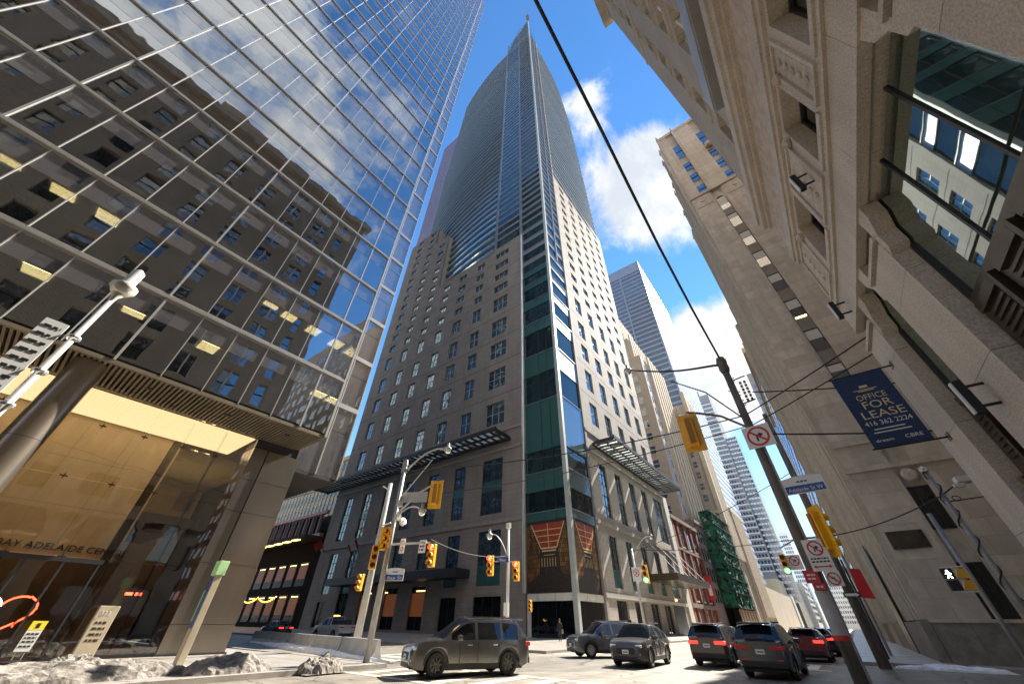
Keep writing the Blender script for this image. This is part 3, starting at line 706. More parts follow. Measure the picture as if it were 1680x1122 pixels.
# --- glass corner: stone edge, bands and panes up both sides
zl = [13.7, 15.0, 18.0, 21.0, 24.6, 34.0, 40.0, 45.0, 51.0, 54.0, 58.5, 61.0, 65.2, 67.0, 70.0]
z = 70.0
while z < 318: k_ = 1 if z < 90 else .78; z += 1.6*k_*(1 if z < 90 else .8); zl.append(round(z, 2)); z += 3.15*k_; zl.append(round(z, 2))
NX0 = lambda z: -35.0 if z < LOWTOP else -44.6
WY1 = lambda z: 57.5
for i in range(len(zl)-1):
    a, b = zl[i], zl[i+1]; teal = i % 2 == 0
    if teal:
        m = 'ht_teal' if b < 72 else 'ht_band'
        box('spandrel_panel', (-35.0, YN+.04, a), (XW-.55, YN+.20, b), m, HT); box('spandrel_panel', (XW-.2, YN+.55, a), (XW-.04, 57.5, b), 'ht_blue' if b < 44 else 'ht_band', HT)
        box('glazing_ledge', (-35.0, YN-.08, b-.10), (XW-.55, YN+.04, b), 'ht_band', HT); box('glazing_ledge', (XW-.04, YN+.55, b-.1), (XW+.08, 57.5, b), 'ht_band', HT)
        if a > LOWTOP: box('spandrel_panel', (-44.5, YN+.04, a), (-35.7, YN+.2, b), m, HT)
    else:
        box('corner_pane', (-35.0, YN+.22, a), (XW-.55, YN+.28, b), 'ht_glass', HT); box('corner_pane', (XW-.28, YN+.55, a), (XW-.22, 57.5, b), 'ht_corner', HT)
        if a > LOWTOP: box('corner_pane', (-44.5, YN+.22, a), (-35.7, YN+.28, b), 'ht_glass', HT)
for x in (-31.2, -29.3): box('corner_mullion', (x-.04, YN-.02, 13.7), (x+.04, YN+.21, 72), 'dark_metal', HT)
box('corner_pier', (XW-.55, YN-.12, 0), (XW+.12, YN+.55, 352), 'ht_pier', HT)
box('edge_pier', (-35.7, YN-.12, LOWTOP+.5), (-35.0, YN+.3, 336), 'ht_band', HT)
box('edge_pier', (-45.3, YN-.12, LOWTOP+.5), (-44.55, YN+.3, 330), 'ht_band', HT)
box('edge_pier', (XW-.3, 57.5, 0), (XW+.14, 58.2, 318), 'ht_plain', HT); box('edge_pier', (XW-.3, 53.8, 76), (XW+.14, 54.2, 322), 'ht_band', HT)
rp = MB(); rp.lathe([(.34, 4.8), (.34, LOWTOP)], (-35.1, YN-.1, 0), 12); rp.build('round_edge_pipe', 'aluminium', HT, smooth=True)
# ground floor of the corner and the two posters
for x0, x1 in ((-34.9, -33.3), (-33.2, -30.4), (-30.3, -27.7)):
    box('corner_pane', (x0, YN+.24, .1), (x1, YN+.28, 3.9), 'dark_glass', HT); box('fascia_panel', (x0, YN+.12, 3.9), (x1, YN+.24, 4.75), 'white_stone', HT)
for y0, y1 in ((50.0, 52.4), (52.5, 54.9), (55.0, 57.4)):
    box('corner_pane', (XW-.28, y0, .1), (XW-.24, y1, 3.9), 'dark_glass', HT); box('fascia_panel', (XW-.24, y0, 3.9), (XW-.12, y1, 4.75), 'white_stone', HT)
cl_ = MB(); cl_.box((-34.9, YN+.1, 0), (-34.3, YN+.22, 3.9)); cl_.build('ground_pier', 'white_stone', HT)
def poster(face):
    w_, zt, zb = (7.0, 13.55, 4.8) if face == 'n' else (7.0, 13.55, 4.8)
    if face == 'n': P = lambda u, v, d: (-34.75+u*w_, YN+.06-d, zb+v*(zt-zb)); org = (-31.2, YN, 4.8)
    else: P = lambda u, v, d: (XW-.06+d, YN+.62+u*6.8, zb+v*(zt-zb)); org = (XW, 53.5, 4.8)
    p = thing('wall_poster', org, 'large poster of a red-ceilinged grand interior on the '+('left' if face == 'n' else 'right')+' face of the glass corner', 'poster', 'posters on the glass corner')
    def sheet(nm, poly, d, m):
        q = MB(); A = [Vector(P(u, v, d)) for u, v in poly]; off = Vector(P(0, 0, d+.012))-Vector(P(0, 0, d)); q.prism(A, off); q.build(nm, m, p)
    sheet('sheet', [(0, 0), (1, 0), (1, 1), (0, 1)], 0, 'poster_dark')
    sheet('picture_ceiling', [(.12, .97), (.95, .97), (.74, .60), (.36, .60)], .014, 'poster_red')
    sheet('picture_side', [(0, .95), (.1, .95), (.33, .58), (.30, .25), (0, .12)], .014, 'poster_amber')
    sheet('picture_side', [(1, .95), (.97, .93), (.77, .58), (.80, .28), (1, .16)], .014, 'poster_amber')
    def line(a, b, t=.012, m='poster_gold'):
        a = Vector(a); b = Vector(b); n = Vector((-(b-a).y, (b-a).x)).normalized()*t; sheet('picture_line', [tuple(a-n), tuple(b-n), tuple(b+n), tuple(a+n)], .028, m)
    line((.12, .97), (.36, .60)); line((.95, .97), (.74, .60)); line((.36, .60), (.74, .60)); line((.54, .97), (.55, .6), .008); line((.18, .87), (.9, .87), .006); line((.24, .78), (.85, .78), .006); line((.30, .69), (.8, .69), .006)
    line((.38, .56), (.72, .56), .01); line((.42, .5), (.68, .5), .004)
    for k in range(6): line((.37+.065*k, .46), (.37+.065*k, .34), .006)
poster('n'); poster('w')
# --- curved glass shaft above the stone, floor by floor
def arc(x): return YN+.35+max(0, -45.3-x)**2/298
def xend(z):
    pts = [(89, -92.5), (131, -91.5), (139, -89.3), (172, -85.2), (241, -81), (304, -78.7), (330, -78)]
    for (a, p), (b, q) in zip(pts, pts[1:]):
        if a <= z <= b: r = (p+(q-p)*(z-a)/(b-a))/49.3; break
    else: r = -1.58
    x = -45.5
    while x/arc(x) > r and x > -100: x -= .25
    return x
def ystart(z): return 58.2
def yend(z):
    pts = [(89, 97.2), (200, 95.6), (255, 94), (268, 91.5), (290, 86), (304, 81), (319, 60)]
    for (a, p), (b, q) in zip(pts, pts[1:]):
        if a <= z <= b: return p+(q-p)*(z-a)/(b-a)
    return 97
def ribbon(name, path, z0, z1, th, m, inw):
    q = MB(); n = len(path); vs = []
    for (x, y), (ix, iy) in zip(path, inw): vs += [(x, y, z0), (x, y, z1), (x+ix*th, y+iy*th, z0), (x+ix*th, y+iy*th, z1)]
    fs = []
    for i in range(n-1):
        a, b = i*4, i*4+4; fs += [(a, b, b+1, a+1), (a+1, b+1, b+3, a+3), (a, a+2, b+2, b)]
    fs += [(0, 1, 3, 2), (4*n-4, 4*n-2, 4*n-1, 4*n-3)]
    q.add(vs, fs); return q.build(name, m, HT)
z = LOWTOP; k = 0
while z < 308:
    zt = z+3.75; xe = xend(z); n = 14
    if z < 130: xe = max(xe, -70 if z < 104 else (-77.5 if z < 118 else -84))
    path = [(-45.3+(xe+45.3)*t/n,) for t in range(n+1)]; path = [(x[0], arc(x[0])) for x in path]; inw = [(0, 1)]*(n+1)
    ribbon('glass_band', path, z+.85, zt-.002, .3, 'ht_glass', inw)
    ribbon('spandrel_band', [(x, y-.5) for x, y in path], z, z+.85, .8, 'ht_band', inw)
    if z > WTOP-4:
        ye = yend(z); wp = [(XW-.1-(max(0, (58.3+(ye-58.3)*t/8)-80)**2)/420, 58.3+(ye-58.3)*t/8) for t in range(9)]
        ribbon('glass_band', wp, z+.85, zt-.002, .3, 'ht_glass', [(-1, 0)]*9)
        ribbon('spandrel_band', [(x+.4, y) for x, y in wp], z, z+.85, .7, 'ht_band', [(-1, 0)]*9)
    z = zt; k += 1
cap = MB(); cap.prism([(-78, arc(-78), 306), (-45.3, YN+.3, 306), (-27.6, 50, 306), (-27.6, 80, 306), (-40, 88, 306), (-78, 80, 306)], (0, 0, 2)); cap.build('roof_slab', 'ht_band', HT)
# pointed crown and spire
cr = MB(); cr.prism([(-45.3, YN+.2, 306), (XW-.3, YN+.2, 306), (XW-.3, YN+.2, 354), (-35, YN+.2, 338), (-45.3, YN+.2, 330)], (0, .5, 0)); cr.build('crown_screen', 'ht_glass', HT)
cr = MB(); cr.prism([(XW-.1, YN+.6, 306), (XW-.1, 58.2, 306), (XW-.1, 58.2, 321), (XW-.1, YN+.6, 352)], (-.5, 0, 0)); cr.build('crown_screen', 'ht_glass', HT)
for i in range(9): box('crown_rail', (-45.2+i*1.0, YN-.06, 309+i*4.6), (XW-.56, YN+.16, 310.2+i*4.6), 'ht_band', HT)
sp = MB(); sp.tube([(XW-.2, YN+.2, 350), (XW-.2, YN+.2, 366), (XW-.2, YN+.2, 372)], [.9, .55, .5], 8); sp.tube([(XW-.2, YN+.2, 370), (XW-.2, YN+.2, 398)], [.3, .06], 6)
for zz in (356, 361, 366): sp.box((XW-1.2, YN-.5, zz), (XW+.7, YN+.9, zz+.5))
sp.build('spire', 'brown_stone', HT)
# --- glass canopies over the podium
def canopy(face):
    q = MB()
    if face == 'n': a0, a1, step = -100.0, -38.0, 1.55; B = lambda u0, u1, d0, d1, z0, z1: q.box((u0, YN-d1, z0), (u1, YN-d0, z1))
    else: a0, a1, step = 60.2, 100.0, 1.42; B = lambda u0, u1, d0, d1, z0, z1: q.box((XW+d0, u0, z0), (XW+d1, u1, z1))
    D = 4.3
    B(a0, a1, .05, .45, 28.0, 28.5); B(a0, a1, D, D+.25, 28.3, 29.0); B(a0, a0+.3, .45, D, 28.1, 28.7); B(a1-.3, a1, .45, D, 28.1, 28.7)
    n = int((a1-a0)/step); 
    for i in range(1, n): B(a0+i*step-.07, a0+i*step+.07, .45, D, 28.2, 28.55)
    B(a0, a1, 2.25, 2.45, 28.2, 28.55)
    q.build('canopy_frame', 'dark_metal', HT)
    for i in range(n):
        if i % 5 == 4: continue
        for d0, d1 in ((.55, 2.2), (2.5, 4.25)):
            u0, u1 = a0+i*step+.12, a0+(i+1)*step-.12
            if face == 'n': box('canopy_pane', (u0, YN-d1, 28.6), (u1, YN-d0, 28.63), 'canopy_glass', HT)
            else: box('canopy_pane', (XW+d0, u0, 28.6), (XW+d1, u1, 28.63), 'canopy_glass', HT)
m, n, b = _new('canopy_glass'); tl = _n(n, 'ShaderNodeBsdfTranslucent'); tl.inputs[0].default_value = (.85, .9, .85, 1); df = _n(n, 'ShaderNodeBsdfTransparent'); df.inputs[0].default_value = (.75, .82, .78, 1); ms = _n(n, 'ShaderNodeMixShader'); ms.inputs[0].default_value = .45
n.links.new(tl.outputs[0], ms.inputs[1]); n.links.new(df.outputs[0], ms.inputs[2]); n.links.new(ms.outputs[0], n.nodes['Material Output'].inputs[0])
canopy('n'); canopy('w')
# entrance marquees
mq = MB(); mq.box((-83, YN-3.2, 7.0), (-46, YN-.02, 8.2)); mq.build('marquee', 'dark_metal', HT)
mq = MB(); mq.box((XW+.02, 77.5, 7.8), (XW+5.2, 99.5, 8.9)); mq.build('marquee', 'bronze', HT)
for y in (79, 85, 91, 97):
    q = MB(); q.tube([(XW+.25, y+2, 14.2), (XW+5, y, 8.9)], .07, 6); q.build('tie_rod', 'white_stone', HT)
box('service_door', (XW-.2, 88, 0), (XW+.06, 95, 5.2), 'dark_metal', HT); box('door_lamp', (XW+.1, 90, 5.35), (XW+.25, 90.6, 5.6), 'lamp_warm', HT)
# flagpoles with flags
def flag(x, z, label, canada):
    f = thing('flag', (x, YN-.1, z), label, 'flag', 'flags on the hotel front')
    q = MB(); e = Vector((x+2.2, YN-3.6, z+3.4)); q.tube([(x, YN-.05, z), e], .06, 6); q.build('flagpole', 'dark_metal', f)
    n = 12; A = Vector((x+.6, YN-1.0, z+.95)); 
    def cloth(nm, t0, t1, m):
        vs = []; fs = []; k = 5
        for i in range(k+1):
            t = t0+(t1-t0)*i/k; p = A+Vector((-1, 0, 0))*t*2.6; p += Vector((0, .25*math.sin(t*7), -.9*t))
            for j in range(4):
                s = j/3; vs.append(p+(e-A)*.55*s+Vector((0, .12*math.sin(t*9+s*3), -.25*s*t)))
        for i in range(k):
            for j in range(3): fs.append((i*4+j, i*4+j+1, (i+1)*4+j+1, (i+1)*4+j))
        q = MB(); q.add(vs, fs); q.add([v+Vector((0, .02, 0)) for v in vs], [f_[::-1] for f_ in fs]); q.build(nm, m, f, smooth=True)
    if canada:
        cloth('red_bar', 0, .26, 'flag_red'); cloth('white_field', .26, .74, 'flag_white'); cloth('red_bar', .74, 1, 'flag_red')
        c0 = A+Vector((-1.3, -.03, -.42))+(e-A)*.27; lf = [(0, 1), (.2, .62), (.42, .72), (.36, .3), (.75, .45), (.68, .2), (.9, .12), (.45, -.3), (.5, -.5), (.06, -.42), (.06, -.8), (-.06, -.8), (-.06, -.42), (-.5, -.5), (-.45, -.3), (-.9, .12), (-.68, .2), (-.75, .45), (-.36, .3), (-.42, .72), (-.2, .62)]
        ux = Vector((-1, 0, -.35)).normalized(); uy = (e-A).normalized(); q = MB(); q.prism([c0+ux*(a*.42)+uy*(b*.5)+Vector((0, -.16, 0)) for a, b in lf], (0, .03, 0)); q.build('maple_leaf', 'flag_red', f)
    else: cloth('cloth', 0, 1, 'flag_red')
flag(-78.5, 12.8, 'red and white maple leaf flag on a slanted pole low on the shaded hotel front', True)
flag(-93.0, 14.0, 'plain red flag hanging at the far left end of the hotel front', False)

# ------------------------------------------------------------------ near granite and brick building on the right
NR = thing('granite_building', (4, 8, 0), 'near granite and tan brick building with carved window bays towering on the right edge', 'building')
XN = 4.0; YC = 15.4
def nrbox(nm, y0, y1, z0, z1, d0, d1, m, parent=NR): return box(nm, (XN+d0, y0, z0), (XN+d1, y1, z1), m, parent)
BOT = .0
# piers with joints: granite blocks as parts
piers = [(13.6, YC), (9.75, 11.6), (2.7, 4.5), (-4.6, -2.6), (-11.8, -9.8), (-19, -17)]
for a, b in piers:
    z = 0
    for h in (1.2, 2.2, 2.35, 2.35, 1.0):
        nrbox('granite_block', a, b, z+.006, z+h-.006, 0, 1.3, 'granite'); z += h
    nrbox('pier_base', a-.12, b+(.12 if b < 15 else .0), 0, .9, -.1, -.002, 'granite')
    # scrolled bracket and capital
    for y, s in ((a, -1), (b, 1)):
        if b > 15 and s > 0: continue
        q = MB(); q.prism([(XN+.02, y, 9.95), (XN+.02, y+s*.55, 9.95), (XN+.02, y+s*.5, 9.55), (XN+.02, y+s*.22, 9.2), (XN+.02, y+s*.2, 8.75), (XN+.02, y, 8.6)], (.36, 0, 0)); q.build('bracket', 'granite', NR)
    nrbox('capital', a-.06, b+.06, 9.2, 9.32, -.06, .3, 'granite')
# openings between the piers: green glass over bronze spandrels
gaps = [(11.6, 13.6), (4.5, 9.75), (-2.6, 2.7), (-9.8, -4.6), (-17, -11.8)]
for gi, (a, b) in enumerate(gaps):
    zs = 6.85 if gi else 6.5
    n = 1 if gi == 0 else 2
    fr = nrbox('bronze_frame', a, b, zs-.2, zs+.03, .36, .52, 'bronze')
    for i in range(2 if gi else 1):
        ys = [a+(b-a)*t for t in (0, 1)]
    nb = 3 if gi else 1; lv = [a+(b-a)*k_/nb for k_ in range(nb+1)]
    for j in range(nb):
        pn_ = nrbox('glass_pane', lv[j]+.02, lv[j+1]-.02, zs+.06, 9.9, .42, .46, 'nr_glass'); pn_.rotation_euler = (0, random.gauss(0, .003), random.gauss(0, .003))
        if j: nrbox('glazing_bar', lv[j]-.035, lv[j]+.035, zs, 9.94, .385, .5, 'dark_metal')
    for y in (a+.04, b-.04): nrbox('glazing_bar', y-.05, y+.05, zs, 9.94, .36, .5, 'dark_metal')
    # ornamental bronze panels under the glass
    k = max(1, int(round((b-a)/1.3))); w = (b-a)/k
    for i in range(k):
        y0 = a+i*w
        pn = nrbox('bronze_panel', y0+.05, y0+w-.05, 4.3, zs-.2, .34, .5, 'bronze')
        for t in range(13):
            zz = 4.65+t*.135
            if zz < zs-.5: box('louvre', (XN+.30, y0+.28, zz), (XN+.34, y0+w-.28, zz+.06), 'bronze', pn)
        box('panel_moulding', (XN+.26, y0+.05, 4.3), (XN+.34, y0+.17, zs-.2), 'bronze', pn); box('panel_moulding', (XN+.26, y0+.18, zs-.42), (XN+.34, y0+w-.18, zs-.22), 'bronze', pn)
    for i in range(int((b-a)/.5)):
        q = MB(); q.lathe([(0, 0), (.16, .02), (.13, .22), (.18, .36), (.02, .42)], (XN+.3, a+.25+i*.5, 3.9), 8); q.build('bronze_leaf', 'bronze', NR)
    nrbox('doorway', a+.03, b-.03, .02, 4.0, .7, .75, 'dark_glass')
    nrbox('bronze_frame', a, b, 3.9, 4.3, .4, .7, 'bronze')
# entablature band above the piers, beaded edge
y = YC
while y > -20:
    y0 = y-2.55; nrbox('granite_block', y0+.006, y-.006, 10.0, 11.08, 0, 1.2, 'granite'); y = y0
nrbox('moulding', -22, YC+.05, 11.09, 11.22, -.07, .2, 'granite'); nrbox('moulding', -22, YC+.03, 9.95, 9.998, -.03, .2, 'granite')
# carved window storey
wy = [(11.35, 13.1), (7.25, 8.75), (3.1, 5.6), (-1.1, .7), (-5.4, -3.2), (-10, -8)]
wall('granite_wall', (XN, -22, 0), (0, 1, 0), YC+22, 11.22, 14.0, [(a+22, b+22, 11.6, 13.8) for a, b in wy], .55, 'granite', NR, (1, 0, 0))
for a, b in wy:
    w_ = nrbox('window', a, b, 11.6, 13.8, .5, .53, 'dark_glass')
    for y in (a+.05, (a+b)/2, b-.05): box('window_bar', (XN+.44, y-.045, 11.6), (XN+.497, y+.045, 13.8), 'dark_metal', w_)
    for z in (11.66, 12.7, 13.72): box('window_bar', (XN+.43, a, z-.05), (XN+.495, b, z+.05), 'dark_metal', w_)
    nrbox('window_sill', a-.12, b+.12, 11.42, 11.6, -.06, .1, 'granite')
for a, b in ((13.45, 15.15), (9.15, 11.05), (5.9, 6.95), (1.0, 2.8)):
    pn = nrbox('carved_panel', a+.2, b-.2, 11.75, 13.6, .004-.03, .03, 'granite_carved')
    for y0, y1, z0, z1 in ((a, a+.12, 11.5, 13.8), (b-.12, b, 11.5, 13.8), (a+.12, b-.12, 11.5, 11.62), (a+.12, b-.12, 13.7, 13.8)): box('panel_moulding', (XN-.07, y0, z0), (XN+.02, y1, z1), 'granite', pn)
    for t in range(5): 
        q = MB(); q.lathe([(.0, 0), (.11, .02), (.07, .06), (0, .07)], M=Matrix.Translation((XN-.026, (a+b)/2, 11.95+t*.36)) @ Matrix.Rotation(-1.5708, 4, 'Y'), seg=8); q.build('rosette', 'granite_carved', pn)
for (yy, zz) in ((9.0, 13.5), (6.9, 13.5), (13.3, 13.5)):
    q = MB(); q.lathe([(0, 0), (.15, .03), (.17, .12), (.08, .2), (0, .22)], M=Matrix.Translation((XN+.0, yy, zz)) @ Matrix.Rotation(-1.5708, 4, 'Y'), seg=10); q.build('carved_boss', 'granite_carved', NR)
# frieze and main cornice
nrbox('moulding', -22, YC+.05, 14.0, 14.25, -.10, .3, 'granite'); nrbox('moulding', -22, YC+.10, 14.25, 14.7, -.16, .3, 'granite')
y = YC
while y > -20:
    y0 = y-2.2; nrbox('frieze_block', y0+.004, y-.004, 14.7, 16.75, -.02, .4, 'granite_dark'); y = y0
nrbox('moulding', -22, YC+.10, 16.75, 17.0, -.14, .3, 'granite'); nrbox('moulding', -22, YC+.25, 17.0, 17.5, -.30, .3, 'granite'); nrbox('moulding', -22, YC+.32, 17.5, 18.1, -.40, .3, 'granite'); nrbox('moulding', -22, YC+.2, 18.1, 18.4, -.22, .3, 'granite')
# brick storeys
TOPN = 69.5
bops = []; rows = [19.6+4.12*i for i in range(11)]
bcols = [(11.7, 12.75), (7.3, 9.4), (2.6, 4.7), (-2.1, 0), (-6.8, -4.7), (-11.5, -9.4), (-16, -14), (-21, -19), (-26, -24), (-31, -29)]
for z in rows:
    for a, b in bcols: bops.append((a+40, b+40, z, z+2.95))
wall('brick_wall', (XN+.12, -40, 0), (0, 1, 0), YC+40, 18.4, TOPN-5, bops, .45, 'nr_brick', NR, (1, 0, 0))
wg = MB(); wfm = MB()
for ri, z in enumerate(rows):
    for ci, (a, b) in enumerate(bcols):
        vis = ci < 3
        if vis:
            w_ = nrbox('window', a, b, z, z+2.95, .5, .53, 'b2_glass')
            box('sash_bar', (XN+.44, a, z+1.45), (XN+.497, b, z+1.55), 'dark_metal', w_)
            box('frame', (XN+.43, b-.07, z), (XN+.496, b, z+2.95), 'sign_white', w_)
            if ci: box('mullion', (XN+.3, (a+b)/2-.09, z), (XN+.497, (a+b)/2+.09, z+2.95), 'sign_white', w_)
            nrbox('window_sill', a-.08, b+.08, z-.16, z, .0, .3, 'granite')
        else: wg.box((XN+.5, a, z), (XN+.53, b, z+2.95)); wfm.box((XN+.44, a, z+1.4), (XN+.498, b, z+1.52))
tag(wg.build('windows_behind', 'b2_glass', NR), kind='stuff'); wfm.build('sash_bars', 'dark_metal', NR)
nrbox('brick_string', -40, YC-.02, 43.2, 43.7, .02, .3, 'granite'); 
nrbox('attic_band', -40, YC+.05, TOPN-5, TOPN-3.4, -.05, .5, 'granite_dark'); nrbox('roof_cornice', -40, YC+.9, TOPN-3.4, TOPN-2.6, -.9, .5, 'granite'); nrbox('roof_cornice', -40, YC+.6, TOPN-2.6, TOPN-1.9, -.6, .5, 'granite_dark')
m_ = MB(); m_.box((XN+1.35, -40, 0), (40, YC-.4, 18.4)); m_.box((XN+.75, -40, 18.4), (40, YC-.12, TOPN)); m_.build('inner_mass', 'nr_brick_n', NR)
nf_ = MB(); nf_.box((XN+1.31, YC-.3, 0), (38, YC-.02, 18.3)); nf_.build('side_wall', 'granite', NR)
box('roof_house', (XN+5, -14, TOPN), (XN+16, -6, TOPN+7), 'granite_dark', NR)
# metal trough fixed along the brick
tr = MB(); tr.box((XN-.5, -6, 19.15), (XN+.1, 9.9, 19.3)); tr.box((XN-.55, -6, 19.3), (XN-.45, 9.9, 20.5)); tr.build('light_trough', 'band_metal', NR)
# floodlights on the piers
def flood(y, z, label):
    f = thing('wall_light', (XN-.05, y, z), label, 'wall light', 'slim black wall lights on the granite')
    q = MB(); q.box((XN-.42, y-.07, z), (XN-.28, y+.07, z+.75)); q.build('housing', 'black', f)
    for dz in (.15, .6): q = MB(); q.tube([(XN, y, z+dz), (XN-.3, y, z+dz)], .03, 6); q.build('bracket', 'black', f)
    q = MB(); q.box((XN-.45, y-.06, z+.02), (XN-.42, y+.06, z+.73)); q.build('diffuser', 'sign_white', f)
flood(9.6, 11.9, 'slim wall light high up beside the carved window storey')
flood(14.3, 10.1, 'slim wall light at the top of the corner granite pier')
flood(10.9, 5.0, 'slim black wall light low on the granite pier next to the navy banner')
# lease banner on the corner pier
bn = thing('lease_banner', (XN-.9, 15.0, 5.4), 'navy office for lease banner hanging from the corner granite pier', 'banner')
byc = 14.6; bx0, bx1, bz0, bz1 = 2.42, 3.72, 5.75, 8.1
q = MB(); q.box((bx0, byc-.012, bz0), (bx1, byc+.012, bz1)); q.build('cloth', 'banner_navy', bn)
for z in (bz0-.02, bz1+.02):
    q = MB(); q.tube([(XN, byc, z), (bx0-.06, byc, z)], .025, 6); q.build('bracket_arm', 'black', bn)
    q = MB(); q.box((XN-.02, byc-.12, z-.1), (XN+.01, byc+.12, z+.1)); q.build('bracket_plate', 'bronze', bn)
def bl(s, z, h, m, x=None, fit=None): text('lettering', s, (bx0+.13 if x is None else x, byc-.016, z), (1, 0, 0), (0, 0, 1), h, m, bn, .002, fit=fit)
bl('OFFICE', 7.22, .26, 'gold_ink', bx0+.30, .72); bl('FOR', 6.93, .34, 'gold_ink', bx0+.32, .7); bl('LEASE', 6.62, .34, 'gold_ink', bx0+.16, 1.0)
bl('416 362 2224', 6.40, .2, 'sign_white', bx0+.12, 1.08); bl('dream', 5.9, .12, 'sign_white', bx0+.12, .4); bl('CBRE', 5.9, .14, 'sign_white', bx0+.78, .38)
q = MB(); q.box((bx0+.25, byc-.02, 6.26), (bx0+.95, byc-.014, 6.29)); q.box((bx0+.2, byc-.02, 6.16), (bx0+1.05, byc-.014, 6.19)); q.build('small_print', 'sign_white', bn)
q = MB(); q.box((bx0+.54, byc-.02, 7.62), (bx0+.74, byc-.014, 7.7)); q.box((bx0+.45, byc-.02, 7.5), (bx0+.85, byc-.014, 7.53)); q.box((bx0+.35, byc-.02, 7.55), (bx0+.93, byc-.014, 7.57)); q.build('crest', 'gold_ink', bn)

# ------------------------------------------------------------------ limestone tower across the side street
B2 = thing('limestone_tower', (3.6, 34.8, 0), 'stepped limestone office tower with one column of windows and a dark stone base', 'stone tower')
XB, YB = 3.6, 34.8
wz = [(12.1, 14.5)]+[(16.3+3.72*i, 18.55+3.72*i) for i in range(7)]
b2w = [(6.05, 7.12, a, b) for a, b in wz]+[(6.05, 7.15, 6.35, 8.85), (6.05, 7.15, 1.75, 4.6)]
for c in (10.2, 14.4, 18.6): b2w += [(c, c+1.07, a, b) for a, b in wz]+[(c, c+1.07, 6.35, 8.85), (c, c+1.07, 1.75, 4.6)]
ARCH = (6.05, 7.12, 42.2, 44.7)
b2w.append(ARCH); 
up2 = [(5.02, 6.02, 47.4+3.25*i, 49.4+3.25*i) for i in range(3)]+[(5.02, 6.02, 57.8, 61.6)]+[(8.55, 9.5, 47.4+3.25*i, 49.4+3.25*i) for i in range(3)]+[(8.55, 9.5, 57.8, 61.6)]
# ashlar blocks as parts on the street front
def ashlar(x0, x1, z0, z1, yf, holes, m, bh, bwd, th=.3):
    z = z0; r = 0; cnt = 0
    while z < z1-.02:
        z2 = min(z+bh, z1); x = x0; first = True
        while x < x1-.02:
            w = bwd*random.uniform(.8, 1.25)*(.5 if first and r % 2 else 1); first = False; x2 = min(x+w, x1)
            if x1-x2 < .25: x2 = x1
            segs = [(x, x2)]
            for (h0, h1, a, b) in holes:
                if b > z+.01 and a < z2-.01:
                    ns = []
                    for p, q_ in segs:
                        if h1 <= p or h0 >= q_: ns.append((p, q_)); continue
                        if p < h0: ns.append((p, h0))
                        if q_ > h1: ns.append((h1, q_))
                    segs = ns
            for p, q_ in segs:
                if q_-p > .04: box('ashlar_block', (p+.005, yf, z+.005), (q_-.005, yf+th, z2-.005), m, B2); cnt += 1
            x = x2
        z = z2; r += 1
    return cnt
holes1 = [(a, b, c, d) for a, b, c, d in b2w if a < 9]
hol = [(5.86, 7.30, 10.9, 45.3), (5.86, 7.30, 4.9-3.4, 9.2)]
n1 = ashlar(XB, 5.86, 2.0, 46.6, YB, [], 'b2_stone', .95, 1.3) 
n2 = ashlar(7.30, 9.9, 2.0, 46.6, YB, [], 'b2_stone', .95, 1.4)
bb = MB(); bb.box((XB+.02, YB+.31, 0), (30, 61, 46.6)); bb.box((XB+.02, YB+.5, 46.6), (30, 61, 66)); bb.box((XB-.3, 61, 0), (30, 74, 45)); bb.build('inner_mass', 'b2_trim', B2)
back = MB(); back.box((9.9, YB+.02, 2), (30, YB+.3, 46.6)); back.build('wall_face', 'b2_trim', B2)
# window bay: ribbed spandrels between recessed windows
box('bay_back', (5.86, YB+.28, 2), (7.30, YB+.31, 46), 'b2_trim', B2)
for x in (5.86, 7.15):
    box('bay_jamb', (x, YB+.03, 2.0), (x+.15+(.02 if x < 6 else 0), YB+.29, 46.4), 'b2_trim', B2)
for a, b, c, d in b2w:
    if a > 9:
        w_ = box('window', (a, YB-.02, c), (b, YB+.015, d), 'b2_glass', B2); continue
    w_ = box('window', (a, YB+.2, c), (b, YB+.24, d), 'b2_glass' if c > 10 else 'dark_glass', B2)
    for x in (a+.025, b-.025): box('frame', (x-.025, YB+.15, c), (x+.025, YB+.198, d), 'dark_metal', w_)
    box('frame', (a+.05, YB+.15, d-.06), (b-.05, YB+.198, d), 'dark_metal', w_)
    if c > 10: box('blind', (a+.05, YB+.17, d-(d-c)*random.choice((.3, .45, .6))), (b-.05, YB+.19, d-.06), 'white_stone', w_)
    else:
        for x in (a+.33, a+.66): box('grille_bar', (x-.012, YB+.1, c), (x+.012, YB+.14, d), 'bronze', w_)
spz = [(14.55, 16.25)]+[(18.6+3.72*i, 19.97+3.72*i) for i in range(6)]
for a, b in spz+[(40.95, 42.15)]:
    s_ = box('spandrel', (6.04, YB+.16, a), (7.13, YB+.26, b), 'spandrel_ribbed', B2)
    for i in range(5): box('rib', (6.1+i*.21, YB+.1, a), (6.18+i*.21, YB+.158, b), 'spandrel_ribbed', s_)
box('window_lamp', (6.5, YB+.245, 12.5), (6.6, YB+.26, 14.0), 'lamp_warm', B2)
box('window_lamp', (6.15, YB+.14, 23.8), (7.0, YB+.165, 23.95), 'lamp_warm', B2)
q = MB(); q.prism([(6.02+.55+.55*math.cos(t*.2618), YB+.1, 44.2+.75*math.sin(t*.2618)) for t in range(13)]+[(6.02, YB+.1, 45.3), (7.14, YB+.1, 45.3)], (0, .12, 0)); q.build('arch_head', 'b2_trim', B2)
